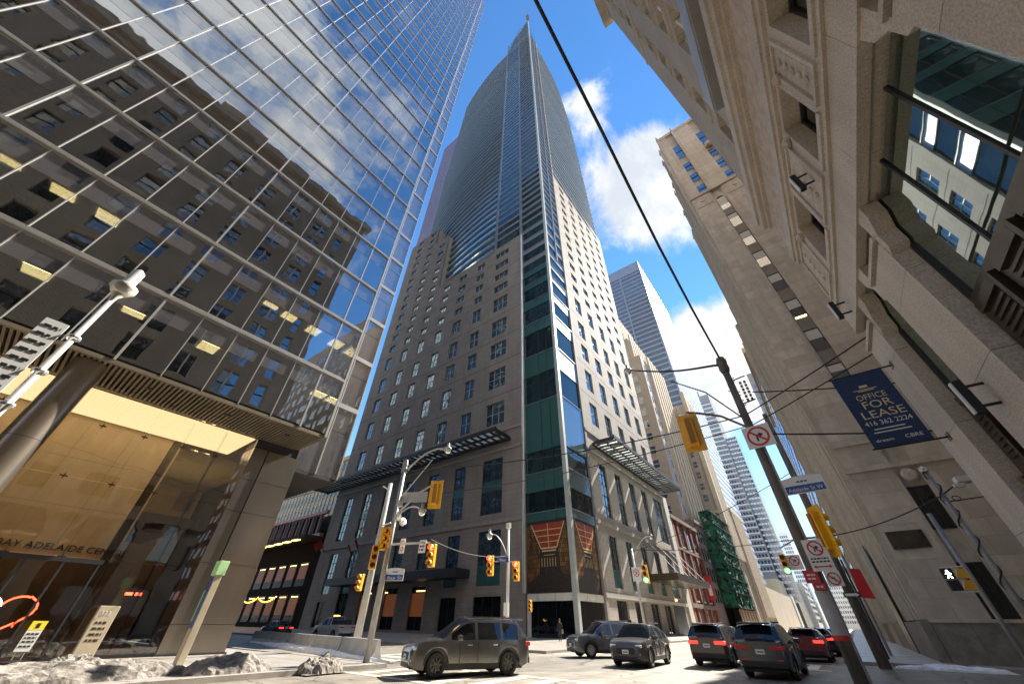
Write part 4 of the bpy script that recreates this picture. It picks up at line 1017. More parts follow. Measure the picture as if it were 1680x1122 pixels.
# ledges, corner strips, base
for z, d, h in ((10.1, .18, .3), (11.95, .15, .22), (46.6, .22, .5), (40.6, .0, .0)):
    if h: box('ledge', (XB-.12, YB-d, z), (10.2, YB-.004, z+h), 'b2_trim', B2)
for x0, x1 in ((XB+.15, 5.7), (7.45, 9.8)):
    q = MB(); q.prism([(x0, YB-.06, 44.4), (x1, YB-.06, 44.4), (x1, YB-.06, 46.2), (x1-.4, YB-.06, 46.5), (x0+.4, YB-.06, 46.5), (x0, YB-.06, 46.2)], (0, .055, 0)); q.build('carved_head', 'b2_trim', B2)
    q = MB(); q.lathe([(0, 0), (.3, .02), (.2, .1), (0, .12)], M=Matrix.Translation(((x0+x1)/2, YB-.062, 45.5)) @ Matrix.Rotation(1.5708, 4, 'X'), seg=12); q.build('medallion', 'b2_trim', B2)
q = MB(); q.lathe([(0, 0), (.42, .02), (.3, .14), (.1, .16), (0, .1)], M=Matrix.Translation((6.6, YB-.01, 9.55)) @ Matrix.Rotation(1.5708, 4, 'X'), seg=14); q.build('medallion', 'granite_carved', B2)
for i in range(6): box('base_block', (XB-.1+i*1.55, YB-.10, .0), (XB-.1+i*1.55+1.54, YB+.3, 1.85), 'b2_base', B2)
box('base_cap', (XB-.14, YB-.14, 1.85), (10, YB+.29, 2.0), 'b2_trim', B2)
box('wall_plaque', (3.75, YB-.08, 5.42), (5.5, YB-.006, 6.4), 'bronze', B2)
for x, z in ((3.9, 5.55), (3.9, 6.25), (5.35, 5.55), (5.35, 6.25)): box('plaque_boss', (x-.06, YB-.12, z-.06), (x+.06, YB-.082, z+.06), 'dark_metal', B2)
# upper tower front
UY = YB+.5
ashU = [(a, b, c, d) for a, b, c, d in up2]
def upper():
    global YBu
    for x0, x1 in ((XB+.1, 5.0), (6.05, 8.52), (9.52, 12)):
        z = 47.1
        while z < 65: 
            z2 = min(z+1.9, 65.6); box('ashlar_block', (x0, YB+.22, z+.006), (x1, UY, z2-.006), 'b2_stone', B2); z = z2
upper()
for a, b, c, d in up2:
    w_ = box('window', (a, UY-.12, c), (b, UY-.08, d), 'b2_glass', B2); box('transom', (a, UY-.17, (c+d)/2-.06), (b, UY-.122, (c+d)/2+.06), 'dark_metal', w_)
for x in (XB+.1, 6.1, 9.55):
    box('buttress', (x-.12, YB+.05, 47.1), (x+.22, YB+.215, 66.4), 'b2_trim', B2)
    q = MB(); q.tube([(x+.05, YB+.2, 66), (x+.05, YB+.2, 67.4)], [.25, .05], 6); q.build('pinnacle', 'b2_trim', B2)
box('roof_coping', (XB, YB+.12, 65.6), (12, YB+.6, 66.3), 'b2_trim', B2)
bl_ = MB(); bl_.lathe([(.0, 0), (.35, .1), (.5, .5), (.5, .65), (0, .65)], (9.0, YB+.0, 56.3), 10); bl_.build('balcony', 'b2_trim', B2)
# fluted Bay-side front: vertical fins receding down the street
yy = YB+.2; i = 0
while yy < 60.5:
    hh = 46.5 if i % 4 in (1, 2) else 62+((i*7) % 5)
    box('fin', (XB-.42+(.16 if i % 2 else 0), yy, 2.0), (XB+.02, yy+.42, hh), 'b2_trim', B2)
    if i % 4 == 0:
        q = MB(); q.tube([(XB-.3, yy+.2, hh), (XB-.3, yy+.2, hh+1.6)], [.3, .05], 6); q.build('pinnacle', 'b2_trim', B2)
    yy += .95; i += 1
while yy < 73.5:
    box('fin', (XB-.75, yy, 2.0), (XB-.31, yy+.5, 42+((i*3) % 4)), 'b2_trim', B2); yy += 1.6; i += 1
for i in range(8): box('base_block', (XB-.55, YB+.0+i*3.2, 0), (XB-.12, YB+i*3.2+3.1, 1.9), 'b2_base', B2)
box('doorway', (XB-.62, 45, .0), (XB-.56, 49, 7), 'bronze', B2)

# ------------------------------------------------------------------ buildings further down the street
def bgrid(parent, face, plane, u0, u1, z0, z1, nu, nz, fu, fz, m, proud=.06, name='windows', sep=False):
    """grid of windows on a face: 'n' wall at y=plane (u=x), 'w' wall at x=plane (u=y, facing +X), 'e' wall at x=plane facing -X"""
    du, dz = (u1-u0)/nu, (z1-z0)/nz; q = MB()
    for i in range(nu):
        for j in range(nz):
            a, b = u0+du*(i+(1-fu)/2), u0+du*(i+(1+fu)/2); c, d = z0+dz*(j+(1-fz)/2), z0+dz*(j+(1+fz)/2)
            if face == 'n': A, B = (a, plane-proud, c), (b, plane+.2, d)
            elif face == 'w': A, B = (plane-.2, a, c), (plane+proud, b, d)
            else: A, B = (plane-proud, a, c), (plane+.2, b, d)
            if sep: box('window', A, B, m, parent)
            else: q.box(A, B)
    if not sep: return tag(q.build(name, m, parent), kind='stuff')
def bldg(name, label, x0, x1, y0, y1, h, m, cat='building'):
    t = thing(name, ((x0+x1)/2, (y0+y1)/2, 0), label, cat); box('wall', (x0, y0, 0), (x1, y1, h), m, t); return t
# low red brick building beside the hotel
t = bldg('brick_building', 'low red brick building with stone bands next to the hotel', -60, -27.3, 101, 123.6, 22.6, 'red_brick')
box('cornice', (-60, 100.8, 22.6), (-26.6, 123.8, 23.5), 'brown_stone', t); box('cornice', (-27.3, 101, 15.8), (-26.8, 123.6, 16.4), 'brown_stone', t); box('shop_band', (-27.3, 101, 4.6), (-26.7, 123.6, 5.4), 'brown_stone', t)
for y in (101.1, 104.6, 110.4, 116.2, 122.2): box('pilaster', (-27.3, y, 0), (-26.85, y+1.3, 22.5), 'red_brick', t)
for y in (106.3, 108.4, 112, 114.2, 118, 120.2):
    for z0, z1 in ((6, 9.4), (10.4, 14.6), (17, 20.6)):
        w_ = box('window', (-27.3, y-.6, z0), (-27.2, y+.7, z1), 'dark_glass', t); box('window_sill', (-27.2, y-.8, z0-.25), (-27.05, y+.9, z0), 'white_stone', w_)
    box('shop_window', (-27.3, y-.8, .4), (-27.2, y+.9, 4.3), 'dark_glass', t)
f = thing('street_banner', (-26.3, 117, 8), 'red vertical banner on the brick building', 'banner'); q = MB(); q.box((-26.5, 116.9, 6.5), (-25.1, 117.0, 11.5)); q.build('cloth', 'flag_red', f); q = MB(); q.tube([(-27, 116.95, 11.6), (-25, 116.95, 11.6)], .06, 6); q.build('arm', 'dark_metal', f)
q = MB(); q.box((-26.2, 116.88, 7.4), (-25.4, 116.9, 9.6)); q.build('print', 'flag_white', f)
# narrow brownstone
t = bldg('brownstone_building', 'narrow brownstone building between brick front and green scaffold', -55, -27.1, 123.9, 134, 25.4, 'brown_stone')
box('cornice', (-55, 123.9, 25.4), (-26.5, 134, 26.3), 'brown_stone', t)
bgrid(t, 'w', -27.1, 124.8, 133.2, 5.5, 24.5, 3, 4, .5, .66, 'dark_glass', sep=True)
# scaffold wrapped in green netting
t = thing('scaffold', (-25.2, 147, 0), 'tall scaffold wrapped in torn green netting in front of a facade', 'scaffold')
random.seed(5)
for i in range(6):
    for j in range(7):
        y0 = 135.2+i*4.3; z0 = 5.6+j*3.5
        if z0 > 26 and i > 3: continue
        q = MB(); n = 4; vs = []; fs = []
        for a in range(n+1):
            for b in range(n+1): vs.append((-23.6+random.uniform(-.25, .35), y0+4.3*a/n, z0+3.45*b/n))
        for a in range(n):
            for b in range(n): fs.append((a*(n+1)+b, (a+1)*(n+1)+b, (a+1)*(n+1)+b+1, a*(n+1)+b+1))
        q.add(vs, fs); q.build('net_sheet', 'green_net', t)
q = MB()
for j in range(7):
    z0 = 5.6+j*3.5; q.quad((-27, 135.1, z0), (-23.6, 135.1, z0), (-23.6, 135.1, z0+3.4), (-27, 135.1, z0+3.4))
q.build('net_sheet', 'green_net', t)
for i in range(7):
    q = MB(); q.tube([(-23.3, 135.2+i*4.3, 0), (-23.3, 135.2+i*4.3, 31)], .07, 6); q.build('upright', 'dark_metal', t)
for j in range(8):
    q = MB(); q.box((-27, 135, 5.4+j*3.5), (-23.2, 161, 5.55+j*3.5)); q.build('deck', 'dark_metal', t)
for i in range(6): box('hoarding_board', (-23.9, 135.2+i*4.3, 0), (-23.7, 139.4+i*4.3, 5.2), 'plywood', t)
q = MB(); q.box((-27, 135.2, 30.2), (-23.4, 152, 30.6)); q.build('net_sheet', 'green_net', t)
# old limestone bank tower with pilasters
def pilasters(t, face, plane, u0, u1, n, z0, z1, w, d, m):
    for i in range(n):
        u = u0+(u1-u0)*(i+.5)/n
        if face == 'w': box('pilaster', (plane-.1, u-w/2, z0), (plane+d, u+w/2, z1), m, t)
        else: box('pilaster', (u-w/2, plane-d, z0), (u+w/2, plane+.1, z1), m, t)
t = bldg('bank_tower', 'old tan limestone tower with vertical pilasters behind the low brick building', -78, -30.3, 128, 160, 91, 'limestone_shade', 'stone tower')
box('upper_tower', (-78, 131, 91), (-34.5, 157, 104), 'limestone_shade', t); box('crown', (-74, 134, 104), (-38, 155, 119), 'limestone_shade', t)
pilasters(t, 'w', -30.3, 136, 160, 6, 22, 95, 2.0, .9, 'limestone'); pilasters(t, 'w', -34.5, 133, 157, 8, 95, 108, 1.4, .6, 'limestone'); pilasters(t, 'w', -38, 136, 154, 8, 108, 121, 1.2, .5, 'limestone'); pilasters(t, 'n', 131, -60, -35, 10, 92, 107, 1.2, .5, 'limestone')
for j in range(13):
    z = 24+j*5.0
    for x in (-34.2, -40, -46):
        w_ = box('window', (x-.9, 127.9, z), (x+.9, 128.1, z+2.7), 'far_glass', t); box('sash', (x-.9, 127.84, z+1.25), (x+.9, 127.9, z+1.45), 'white_stone', w_); box('window_sill', (x-1.1, 127.75, z-.35), (x+1.1, 127.9, z), 'limestone', w_)
bgrid(t, 'w', -30.3, 129, 135, 24, 88, 2, 13, .4, .55, 'far_glass')
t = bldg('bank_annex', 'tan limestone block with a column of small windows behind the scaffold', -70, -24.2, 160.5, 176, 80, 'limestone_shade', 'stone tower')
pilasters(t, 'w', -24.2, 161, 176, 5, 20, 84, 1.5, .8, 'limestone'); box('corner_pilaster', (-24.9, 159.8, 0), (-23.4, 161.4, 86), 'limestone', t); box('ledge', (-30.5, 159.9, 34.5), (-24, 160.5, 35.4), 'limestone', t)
for j in range(10): 
    w_ = box('window', (-28.4, 160.38, 39+j*4.3), (-27.0, 160.6, 41.3+j*4.3), 'far_glass', t); box('sash', (-28.4, 160.32, 40.0+j*4.3), (-27.0, 160.38, 40.2+j*4.3), 'limestone', w_)
box('wing', (-60, 176, 0), (-23.6, 199, 38), 'limestone_shade', t); pilasters(t, 'w', -23.6, 177, 199, 8, 4, 38, 1.2, .7, 'limestone'); box('wing_cornice', (-60, 176, 38), (-22.9, 199, 39.4), 'limestone', t)
# steel and glass slab tower
t = bldg('slab_tower', 'tall blue-grey slab tower with horizontal stripes and a side whitened as if sunlit', -110, -31.5, 204, 280, 229, 'far_blue', 'office tower')
for j in range(57):
    z = 4+j*3.95; box('floor_stripe', (-110, 203.7, z), (-31.4, 204.05, z+1.35), 'far_blue_metal', t)
q = MB()
for j in range(57):
    z = 4+j*3.95; q.box((-31.6, 204.2, z), (-31.2, 280, z+2.1))
q.build('side_stripes', 'far_white', t)  # stripes coloured white, sunlight on this face put into the colour
box('top_band', (-110, 203.5, 220), (-31.2, 280, 230), 'far_blue_metal', t); box('corner_post', (-31.9, 203.3, 0), (-31.0, 204.3, 230), 'far_blue_metal', t)
for x in (-48,): box('corner_post', (x-.5, 203.4, 0), (x+.5, 203.7, 220), 'far_blue_metal', t)
box('podium', (-60, 200, 0), (-23, 300, 14), 'limestone', t)
# grey residential towers
t = bldg('grey_tower', 'grey residential tower with a grid of small windows far down the street', -75, -29, 330, 360, 166, 'far_grey', 'tower')
bgrid(t, 'n', 330, -60, -29.5, 30, 160, 15, 34, .62, .5, 'far_glass', .15); q = MB()
for j in range(34): q.box((-60, 329.6, 30+j*3.82), (-29, 330, 30.9+j*3.82))
q.build('balcony_bands', 'far_white', t)
box('roof_box', (-44, 332, 166), (-36, 350, 172), 'far_grey', t)
t = bldg('pale_glass_tower', 'slim pale green glass tower beside the grey tower', -28.8, -20.5, 332, 360, 124, 'far_glass', 'tower'); bgrid(t, 'n', 332, -28.6, -20.7, 12, 123, 4, 32, .8, .35, 'far_white', .2, 'balcony_bands')
box('corner_post', (-21, 331.4, 0), (-20.2, 332, 125), 'far_white', t)
t = bldg('low_office', 'low beige office block closing the left side of the street', -60, -27, 300, 328, 24, 'cream'); bgrid(t, 'n', 300, -58, -28, 3, 18, 16, 5, .6, .5, 'far_glass', .1); box('wing', (-60, 290, 0), (-22.5, 299.9, 15), 'white_stone', t); bgrid(t, 'n', 290, -50, -23, 2, 14, 14, 4, .6, .5, 'far_glass', .1, 'wing_windows')
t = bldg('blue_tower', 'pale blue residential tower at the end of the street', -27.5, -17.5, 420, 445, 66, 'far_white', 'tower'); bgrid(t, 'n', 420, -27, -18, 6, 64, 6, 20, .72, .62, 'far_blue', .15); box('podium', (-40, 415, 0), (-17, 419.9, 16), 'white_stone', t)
t = bldg('end_block', 'pale office block across the far end of the street', -17, 12, 470, 490, 34, 'white_stone'); bgrid(t, 'n', 470, -16.5, 11.5, 3, 33, 18, 9, .6, .5, 'far_glass', .1)
# right-hand side beyond the limestone tower
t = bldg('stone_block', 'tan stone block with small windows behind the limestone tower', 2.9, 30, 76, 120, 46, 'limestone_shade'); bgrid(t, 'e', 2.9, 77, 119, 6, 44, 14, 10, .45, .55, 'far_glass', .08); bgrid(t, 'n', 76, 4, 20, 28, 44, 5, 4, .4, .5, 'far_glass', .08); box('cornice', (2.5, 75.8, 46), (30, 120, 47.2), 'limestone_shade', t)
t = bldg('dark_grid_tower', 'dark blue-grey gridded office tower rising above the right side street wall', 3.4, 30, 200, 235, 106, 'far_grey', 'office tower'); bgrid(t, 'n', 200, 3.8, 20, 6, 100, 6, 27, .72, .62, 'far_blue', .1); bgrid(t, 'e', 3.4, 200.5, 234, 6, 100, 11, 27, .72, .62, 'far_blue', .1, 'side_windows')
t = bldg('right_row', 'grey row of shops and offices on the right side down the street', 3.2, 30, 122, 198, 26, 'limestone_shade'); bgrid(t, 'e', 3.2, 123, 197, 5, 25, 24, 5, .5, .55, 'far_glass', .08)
t = bldg('far_right_row', 'distant right-hand row of pale buildings toward the lake', 3.3, 30, 238, 430, 30, 'white_stone'); bgrid(t, 'e', 3.3, 239, 429, 4, 29, 60, 7, .6, .5, 'far_glass', .08)
t = bldg('far_left_row', 'distant left-hand row of pale buildings', -50, -18.6, 362, 412, 26, 'white_stone'); bgrid(t, 'w', -18.6, 363, 411, 3, 25, 16, 6, .6, .5, 'far_glass', .1)
# east along the side street
t = bldg('cream_office', 'cream office block with small square windows seen between the towers', -185, -118, 62, 90, 46, 'cream', 'office block'); bgrid(t, 'n', 62, -184, -118.6, 8, 45, 27, 9, .5, .55, 'dark_glass', -.001 if 0 else .05)
q = MB()
for i in range(28): q.box((-184+i*2.42-.25, 61.7, 8), (-184+i*2.42+.25, 62, 45))
q.build('ribs', 'cream', t); box('cornice', (-185, 61.5, 45.2), (-117.6, 90, 46.6), 'cream', t); bgrid(t, 'w', -118, 63, 89, 8, 45, 9, 9, .5, .55, 'dark_glass', .05, 'side_windows')
t = bldg('mast_tower', 'slim tan tower glimpsed at the left of the cream office', -222, -200, 80, 100, 64, 'cream', 'tower')
t = thing('restaurant_block', (-115, 50, 0), 'dark glass restaurant block with pink steel frame and amber windows', 'restaurant')
box('wall', (-140, 50, 0), (-95.6, 80, 17.6), 'matte_black', t); box('upper_core', (-140, 51, 17.6), (-97, 80, 23), 'interior_dark', t)
for z in (17.7, 22.9): box('steel_beam', (-140, 48.6, z), (-96.2, 49.4, z+.7), 'pink_metal', t)
for i in range(11):
    x = -99-i*3.6; box('steel_post', (x-.12, 48.8, 18.4), (x+.12, 49.2, 22.9), 'pink_metal', t); box('upper_pane', (x-3.4, 49.5, 18.4), (x-.2, 49.6, 22.9), 'shop_glass', t)
for i in range(6): box('ceiling_lamp', (-104-i*5, 45.8+i*.2, 16.9), (-101-i*5, 46.6+i*.2, 17.05), 'lamp_amber', t)
box('overhang', (-140, 45, 17.1), (-96, 50, 17.6), 'interior_dark', t)
for i in range(7):
    x = -99.5-i*5.6
    for z0, z1 in ((1, 6.2), (7.8, 12.6)):
        w_ = box('window', (x-4.2, 49.92, z0), (x, 49.98, z1), 'shop_glass', t); box('window_glow', (x-3.6, 49.86, z1-.5), (x-.6, 49.9, z1-.35), 'lamp_amber', w_); box('interior_glow', (x-3.9, 49.88, z0+1.4), (x-.3, 49.915, z1-.6), 'shop_glow', w_)  # glowing panels before the opaque panes paint in the interior light
s = thing('string_lights', (-108, 45, 4), 'two swags of small amber string lights over the restaurant terrace', 'string lights')
for seg in ((-101, -110), (-110, -119), (-119, -128)):
    pp = arc_pts((seg[0], 45.5, 5.6), (seg[1], 45.5, 5.6), .9, 13); q = MB(); q.tube(pp, .02, 4); q.build('wire', 'cable', s)
    for p in pp:
        q = MB(); q.lathe([(0, -.16), (.12, -.06), (.1, .05), (0, .1)], p, 6); q.build('bulb', 'amber_sign', s)
for x in (-101, -110, -119, -128): 
    q = MB(); q.tube([(x, 45.5, 0), (x, 45.5, 5.8)], .05, 6); q.build('post', 'dark_metal', s)
# green-glass tower that stands behind the hotel's left shoulder
t = bldg('red_tower', 'reddish granite office tower peeking out left of the hotel shaft', -172, -149.5, 92, 120, 424, 'red_granite', 'office tower')
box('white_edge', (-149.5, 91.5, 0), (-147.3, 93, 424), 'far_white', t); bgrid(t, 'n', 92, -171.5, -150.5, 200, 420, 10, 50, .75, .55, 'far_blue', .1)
# buildings that stand behind the photographer and show only in the glass
for nm, lab, x0, x1, y0, y1, h, m in (('dark_tower', 'dark office tower north of the side street beyond the glass tower', -150, -66, -60, 9, 185, 'far_grey'), ('north_tower', 'grey stone tower north of the glass tower', -70, -26, -140, -26, 95, 'limestone_shade'), ('north_block', 'tan block north of the granite building', 5, 60, -150, -42, 48, 'limestone_shade'), ('city_hall', 'brown stone civic hall closing the street to the north', -60, 60, -240, -200, 40, 'brown_stone'), ('west_block', 'grey block west of the granite building', 41, 140, -40, 14.5, 62, 'limestone_shade'), ('south_west_block', 'tan block west of the limestone tower', 31, 140, 35, 100, 70, 'limestone_shade')):
    t = bldg(nm, lab, x0, x1, y0, y1, h, m)
    nu = int((x1-x0)/4); nz = int((h-6)/4.2); q = MB()
    for i in range(nu):
        for j in range(nz): q.box((x0+i*4+1, y1-.2, 5+j*4.2), (x0+i*4+3, y1+.06, 7.4+j*4.2)); q.box((x0+i*4+1, y0-.06, 5+j*4.2), (x0+i*4+3, y0+.2, 7.4+j*4.2))
    for i in range(int((y1-y0)/4)):
        for j in range(nz): q.box((x0-.06, y0+i*4+1, 5+j*4.2), (x0+.2, y0+i*4+3, 7.4+j*4.2)); q.box((x1-.2, y0+i*4+1, 5+j*4.2), (x1+.06, y0+i*4+3, 7.4+j*4.2))
    tag(q.build('windows', 'far_glass', t), kind='stuff')

# ------------------------------------------------------------------ poles, signals, signs, wires
def cyl(mb, a, b, r, seg=10): mb.tube([a, b], r, seg)
def signal(p, face, lit, label, scale=1., parent_rot=0, plate=True, group='traffic signals'):
    """three-lens yellow signal head hung with its centre at p; 'face' = heading (deg from +Y towards +X) the lenses look at"""
    t = thing('traffic_signal', p, label, 'traffic signal', group); L = Vector((0, 0, 0)); a = R(face)
    def B(nm, x0, x1, y0, y1, z0, z1, m, bev=.02):
        q = MB(); q.box((x0*scale, y0*scale, z0*scale), (x1*scale, y1*scale, z1*scale)); q.v = [tuple(Vector(v)+Vector(p)) for v in q.v]; return q.build(nm, m, t, bevel=bev)
    B('housing', -.17, .17, -.16, .08, -.53, .53, 'signal_yellow')
    if plate: B('backplate', -.36, .36, .02, .05, -.72, .72, 'signal_yellow', .03)
    for i, c in enumerate(('red', 'amber', 'green')):
        z = .35-.35*i; q = MB()
        M = Matrix.Translation(Vector(p)+Vector((0, .085*scale, z*scale))) @ Matrix.Rotation(-1.5708, 4, 'X')
        q.lathe([(0, .03*scale), (.06*scale, .025*scale), (.12*scale, 0)], M=M, seg=14)
        q.build('lens', {'red': 'red_light', 'green': 'green_light'}[lit] if lit == c else 'lens_off', t, smooth=True)
        q = MB(); vs = []; fs = []; n = 12
        for k in range(n+1):
            an = R(-35)+R(250)*k/n
            for y, rr in ((.07, .15), (.30, .15), (.30, .14), (.07, .14)): vs.append(Vector(p)+Vector((rr*math.cos(an)*scale, y*scale, (z+rr*math.sin(an))*scale)))
        for k in range(n):
            for j in range(4): fs.append((k*4+j, k*4+(j+1) % 4, k*4+4+(j+1) % 4, k*4+4+j))
        q.add(vs, fs); q.build('visor', 'signal_yellow', t)
    B('rear_door', -.09, .09, -.20, -.16, -.46, .50, 'signal_shadow', .01)
    t.rotation_euler[2] = -a
    return t
def bars(t, P_, u0, u1, vs, th, m, fwd):
    for v in vs:
        x = u0; rnd = random.Random(int(v*1000)+int(u0*100))
        while x < u1-.01:
            w = min(u1-x, th*rnd.uniform(.8, 2.2)); q = MB(); q.prism([P_(x, v-th/2), P_(x+w, v-th/2), P_(x+w, v+th/2), P_(x, v+th/2)], fwd); q.build('print_mark', m, t); x += w+th*.5
def sign(p, face, w, h, label, front='sign_white', cat='sign', deco=None, name='street_sign', post=None):
    """flat plate centred at p, its front looking along heading 'face'; deco(builder) adds print. local axes: right, up"""
    t = thing(name, p, label, cat); a = R(face); fwd = Vector((math.sin(a), math.cos(a), 0)); right = fwd.cross(Vector((0, 0, 1)))*-1; right = Vector((0, 0, 1)).cross(fwd)
    P = lambda u, v, d: Vector(p)+right*u+Vector((0, 0, v))+fwd*d
    def plate(nm, poly, d, m, th=.006):
        q = MB(); q.prism([P(u, v, d) for u, v in poly], fwd*th); return q.build(nm, m, t)
    plate('plate', [(-w/2, -h/2), (w/2, -h/2), (w/2, h/2), (-w/2, h/2)], -.02, front, .02)
    def ring(c, r0, r1, d, m, n=28):
        q = MB(); vs = []; fs = []
        for k in range(n):
            an = 6.28318*k/n
            for r_ in (r0, r1):
                for dd in (d, d+.006): vs.append(P(c[0]+r_*math.cos(an), c[1]+r_*math.sin(an), dd))
        for k in range(n):
            b = k*4; e = ((k+1) % n)*4; fs += [(b+1, e+1, e+3, b+3), (b, b+2, e+2, e), (b, e, e+1, b+1), (b+2, b+3, e+3, e+2)]
        q.add(vs, fs); q.build('ring', m, t)
    def txt(s, u, v, size, m, fit=None, d=.006): text('lettering', s, P(u, v, d), right, (0, 0, 1), size, m, t, .002, fit=fit)
    txt.marks = lambda u0, u1, vs, th, m: bars(t, lambda u, v: P(u, v, .004), u0, u1, vs, th, m, fwd*.004)
    if deco: deco(plate, ring, txt)
    return t
def no_turn(r, c=(0, 0), mirror=1, small=None):
    def d(plate, ring, txt):
        cx, cy_ = c
        ring(c, r*.8, r, .002, 'sign_red')
        q = r*.62; plate('slash', [(cx-q*1.05, cy_+q*.75), (cx-q*.85, cy_+q*.98), (cx+q*1.05, cy_-q*.75), (cx+q*.85, cy_-q*.98)], .012, 'sign_red')
        m = mirror; plate('arrow', [(cx-m*.22*r, cy_-.5*r), (cx-m*.06*r, cy_-.5*r), (cx-m*.06*r, cy_+.02*r), (cx+m*.12*r, cy_+.02*r), (cx+m*.12*r, cy_-.14*r), (cx+m*.5*r, cy_+.12*r), (cx+m*.12*r, cy_+.38*r), (cx+m*.12*r, cy_+.2*r), (cx-m*.22*r, cy_+.2*r)], .006, 'sign_black')
        if small: small(plate, ring, txt)
    return d
def street_name(word, w, h):
    def d(plate, ring, txt):
        n = 10; plate('name_panel', [(-w*.47, -h*.44), (w*.47, -h*.44), (w*.47, h*.02), (-w*.47, h*.02)], .002, 'sign_blue')
        txt(word, -w*.42, -h*.36, h*.36, 'sign_white', w*.84, .008)
        top = [(-w/2, h/2-.001)]+[(-w/2+w*k/n, h/2+.12*h*math.sin(3.14159*k/n)) for k in range(n+1)]+[(w/2, h/2-.001)]
        plate('arched_top', top, -.02, 'sign_white', .02); txt.marks(-w*.14, w*.14, (h*.25,), h*.1, 'sign_blue')
    return d
def lamp_arm(t, base, tip, rise, m, r=.05):
    A = Vector(base); B = Vector(tip); pts = []
    for i in range(13):
        s = i/12; p = A.lerp(B, s); p.z = A.z+(B.z-A.z)*math.sin(s*1.5708)**.8+rise*math.sin(s*3.14159); pts.append(p)
    q = MB(); q.tube(pts, [r*(1.15-.4*i/12) for i in range(13)], 8); q.build('lamp_arm', m, t, smooth=True)
    q = MB(); q.lathe([(.07, .38), (.09, .30), (.09, .12), (.22, .06), (.24, -.02), (.20, -.03)], B, 16); q.build('lamp_head', 'pole_grey', t, smooth=True)
    q = MB(); q.lathe([(.20, -.02), (.21, -.12), (.14, -.26), (.0, -.31)], B, 16); q.build('lamp_globe', 'lamp_glass', t, smooth=True)
mglass('lamp_glass', None, .2, wav=0, opaque=(.72, .68, .58), rough=.1)
# --- near-left lamp post with parking board
t = thing('lamp_post', (-9.0, -.86, 0), 'pale lamp post with round globe head and white lettered board at the left edge', 'street lamp')
q = MB(); q.tube([(-9, -.86, 0), (-9, -.86, 2), (-9, -.86, 6.3)], [.075, .06, .04], 12); q.build('post', 'pole_pale', t, smooth=True)
q = MB(); q.lathe([(.03, 6.2), (.05, 6.4), (.13, 6.55), (.2, 6.62), (.2, 6.7), (.10, 6.78), (.10, 7.1), (.03, 7.18)], (-9, -.86, 0), 18); q.build('lamp_head', 'pole_pale', t, smooth=True)
q = MB(); q.lathe([(0, 6.46), (.12, 6.5), (.185, 6.6), (.19, 6.63)], (-9, -.86, 0), 18); q.build('lamp_globe', 'lamp_glass', t, smooth=True)
q = MB(); q.box((-8.98, -1.28, 3.95), (-8.94, -1.0, 5.55)); q.build('board', 'sign_white', t)
bars(t, lambda u, v: Vector((-8.936, -1.14+u, v)), -.10, .10, [5.42-.16*i for i in range(9)], .05, 'sign_black', Vector((.003, 0, 0)))
for z in (4.1, 4.7, 5.4): q = MB(); q.lathe([(.09, z-.03), (.1, z), (.09, z+.03)], (-9, -.86, 0), 10); q.build('clamp', 'pole_grey', t)
cl_ = MB(); cl_.tube([(-9.02, -.84, 3.2), (-8.92, -.80, 3.5), (-8.95, -.9, 3.8), (-8.93, -.8, 4.1)], .03, 6); cl_.build('cable_coil', 'pole_pale', t)
# --- P1: left corner pole
px, py = -18.0, 12.95
t = thing('utility_pole', (px, py, 0), 'slim grey-brown utility pole with a tall lamp on the left corner', 'utility pole')
q = MB(); q.tube([(px, py, 0), (px, py, 9.2)], [.15, .11], 12); q.build('pole', 'pole_grey', t, smooth=True)
q = MB(); q.lathe([(.16, 8.5), (.18, 8.6), (.14, 8.8), (.17, 8.95), (.12, 9.25), (0, 9.3)], (px, py, 0), 10); q.build('pole_cap', 'pole_grey', t)
lamp_arm(t, (px, py, 8.3), (-16.4, 14.75, 10.15), .1, 'pole_pale'); q = MB(); q.tube([(px, py, 6.9), (-16.95, 14.1, 9.4)], .03, 6); q.build('arm_brace', 'pole_pale', t)
q = MB(); q.tube([(px, py, 6.15), (-17.3, 13.75, 7.4), (-16.75, 14.35, 8.0)], .05, 8); q.build('signal_arm', 'pole_pale', t)
lamp_arm(t, (px, py, 5.95), (-17.05, 14.0, 6.5), .25, 'pole_pale', .035)
for (ox, z) in ((.2, 5.9), (-.15, 5.3), (.15, 6.6)): q = MB(); q.box((px+ox-.12, py-.1, z), (px+ox+.14, py+.16, z+.3)); q.build('junction_box', 'pole_pale', t)
q = MB(); q.lathe([(.05, 0), (.2, .02), (.2, .16), (.05, .2)], M=Matrix.Translation((px+.35, py+.25, 5.8)) @ Matrix.Rotation(1.2, 4, 'Y'), seg=14); q.build('speaker_horn', 'pole_pale', t)
q = MB(); q.tube([(px, py, 4.75), (-16.7, 14.6, 4.95)], .045, 8); q.build('signal_arm', 'pole_pale', t)
signal((-16.66, 14.45, 7.4), -28, None, 'yellow signal seen from behind high on the arm of the left corner pole', 1.08)
signal((-16.55, 14.7, 4.35), 165, 'red', 'yellow signal with red lit on the low arm of the left corner pole', 1.0, plate=False)
signal((px-.1, py-.35, 5.0), 95, None, 'upper of two yellow signals strapped to the left corner pole', 1.0, plate=False)
signal((px-.32, py-.55, 4.15), 120, None, 'lower of two yellow signals strapped to the left corner pole', 1.0, plate=False)
sign((-17.35, 13.55, 7.15), 150, 1.5, .55, 'long blank grey back of a lane sign on the left corner pole', 'concrete')
sign((-17.62, 13.35, 3.42), 150, .95, .5, 'white and blue bay street name sign on the left corner pole', deco=street_name('Bay St', .95, .5))
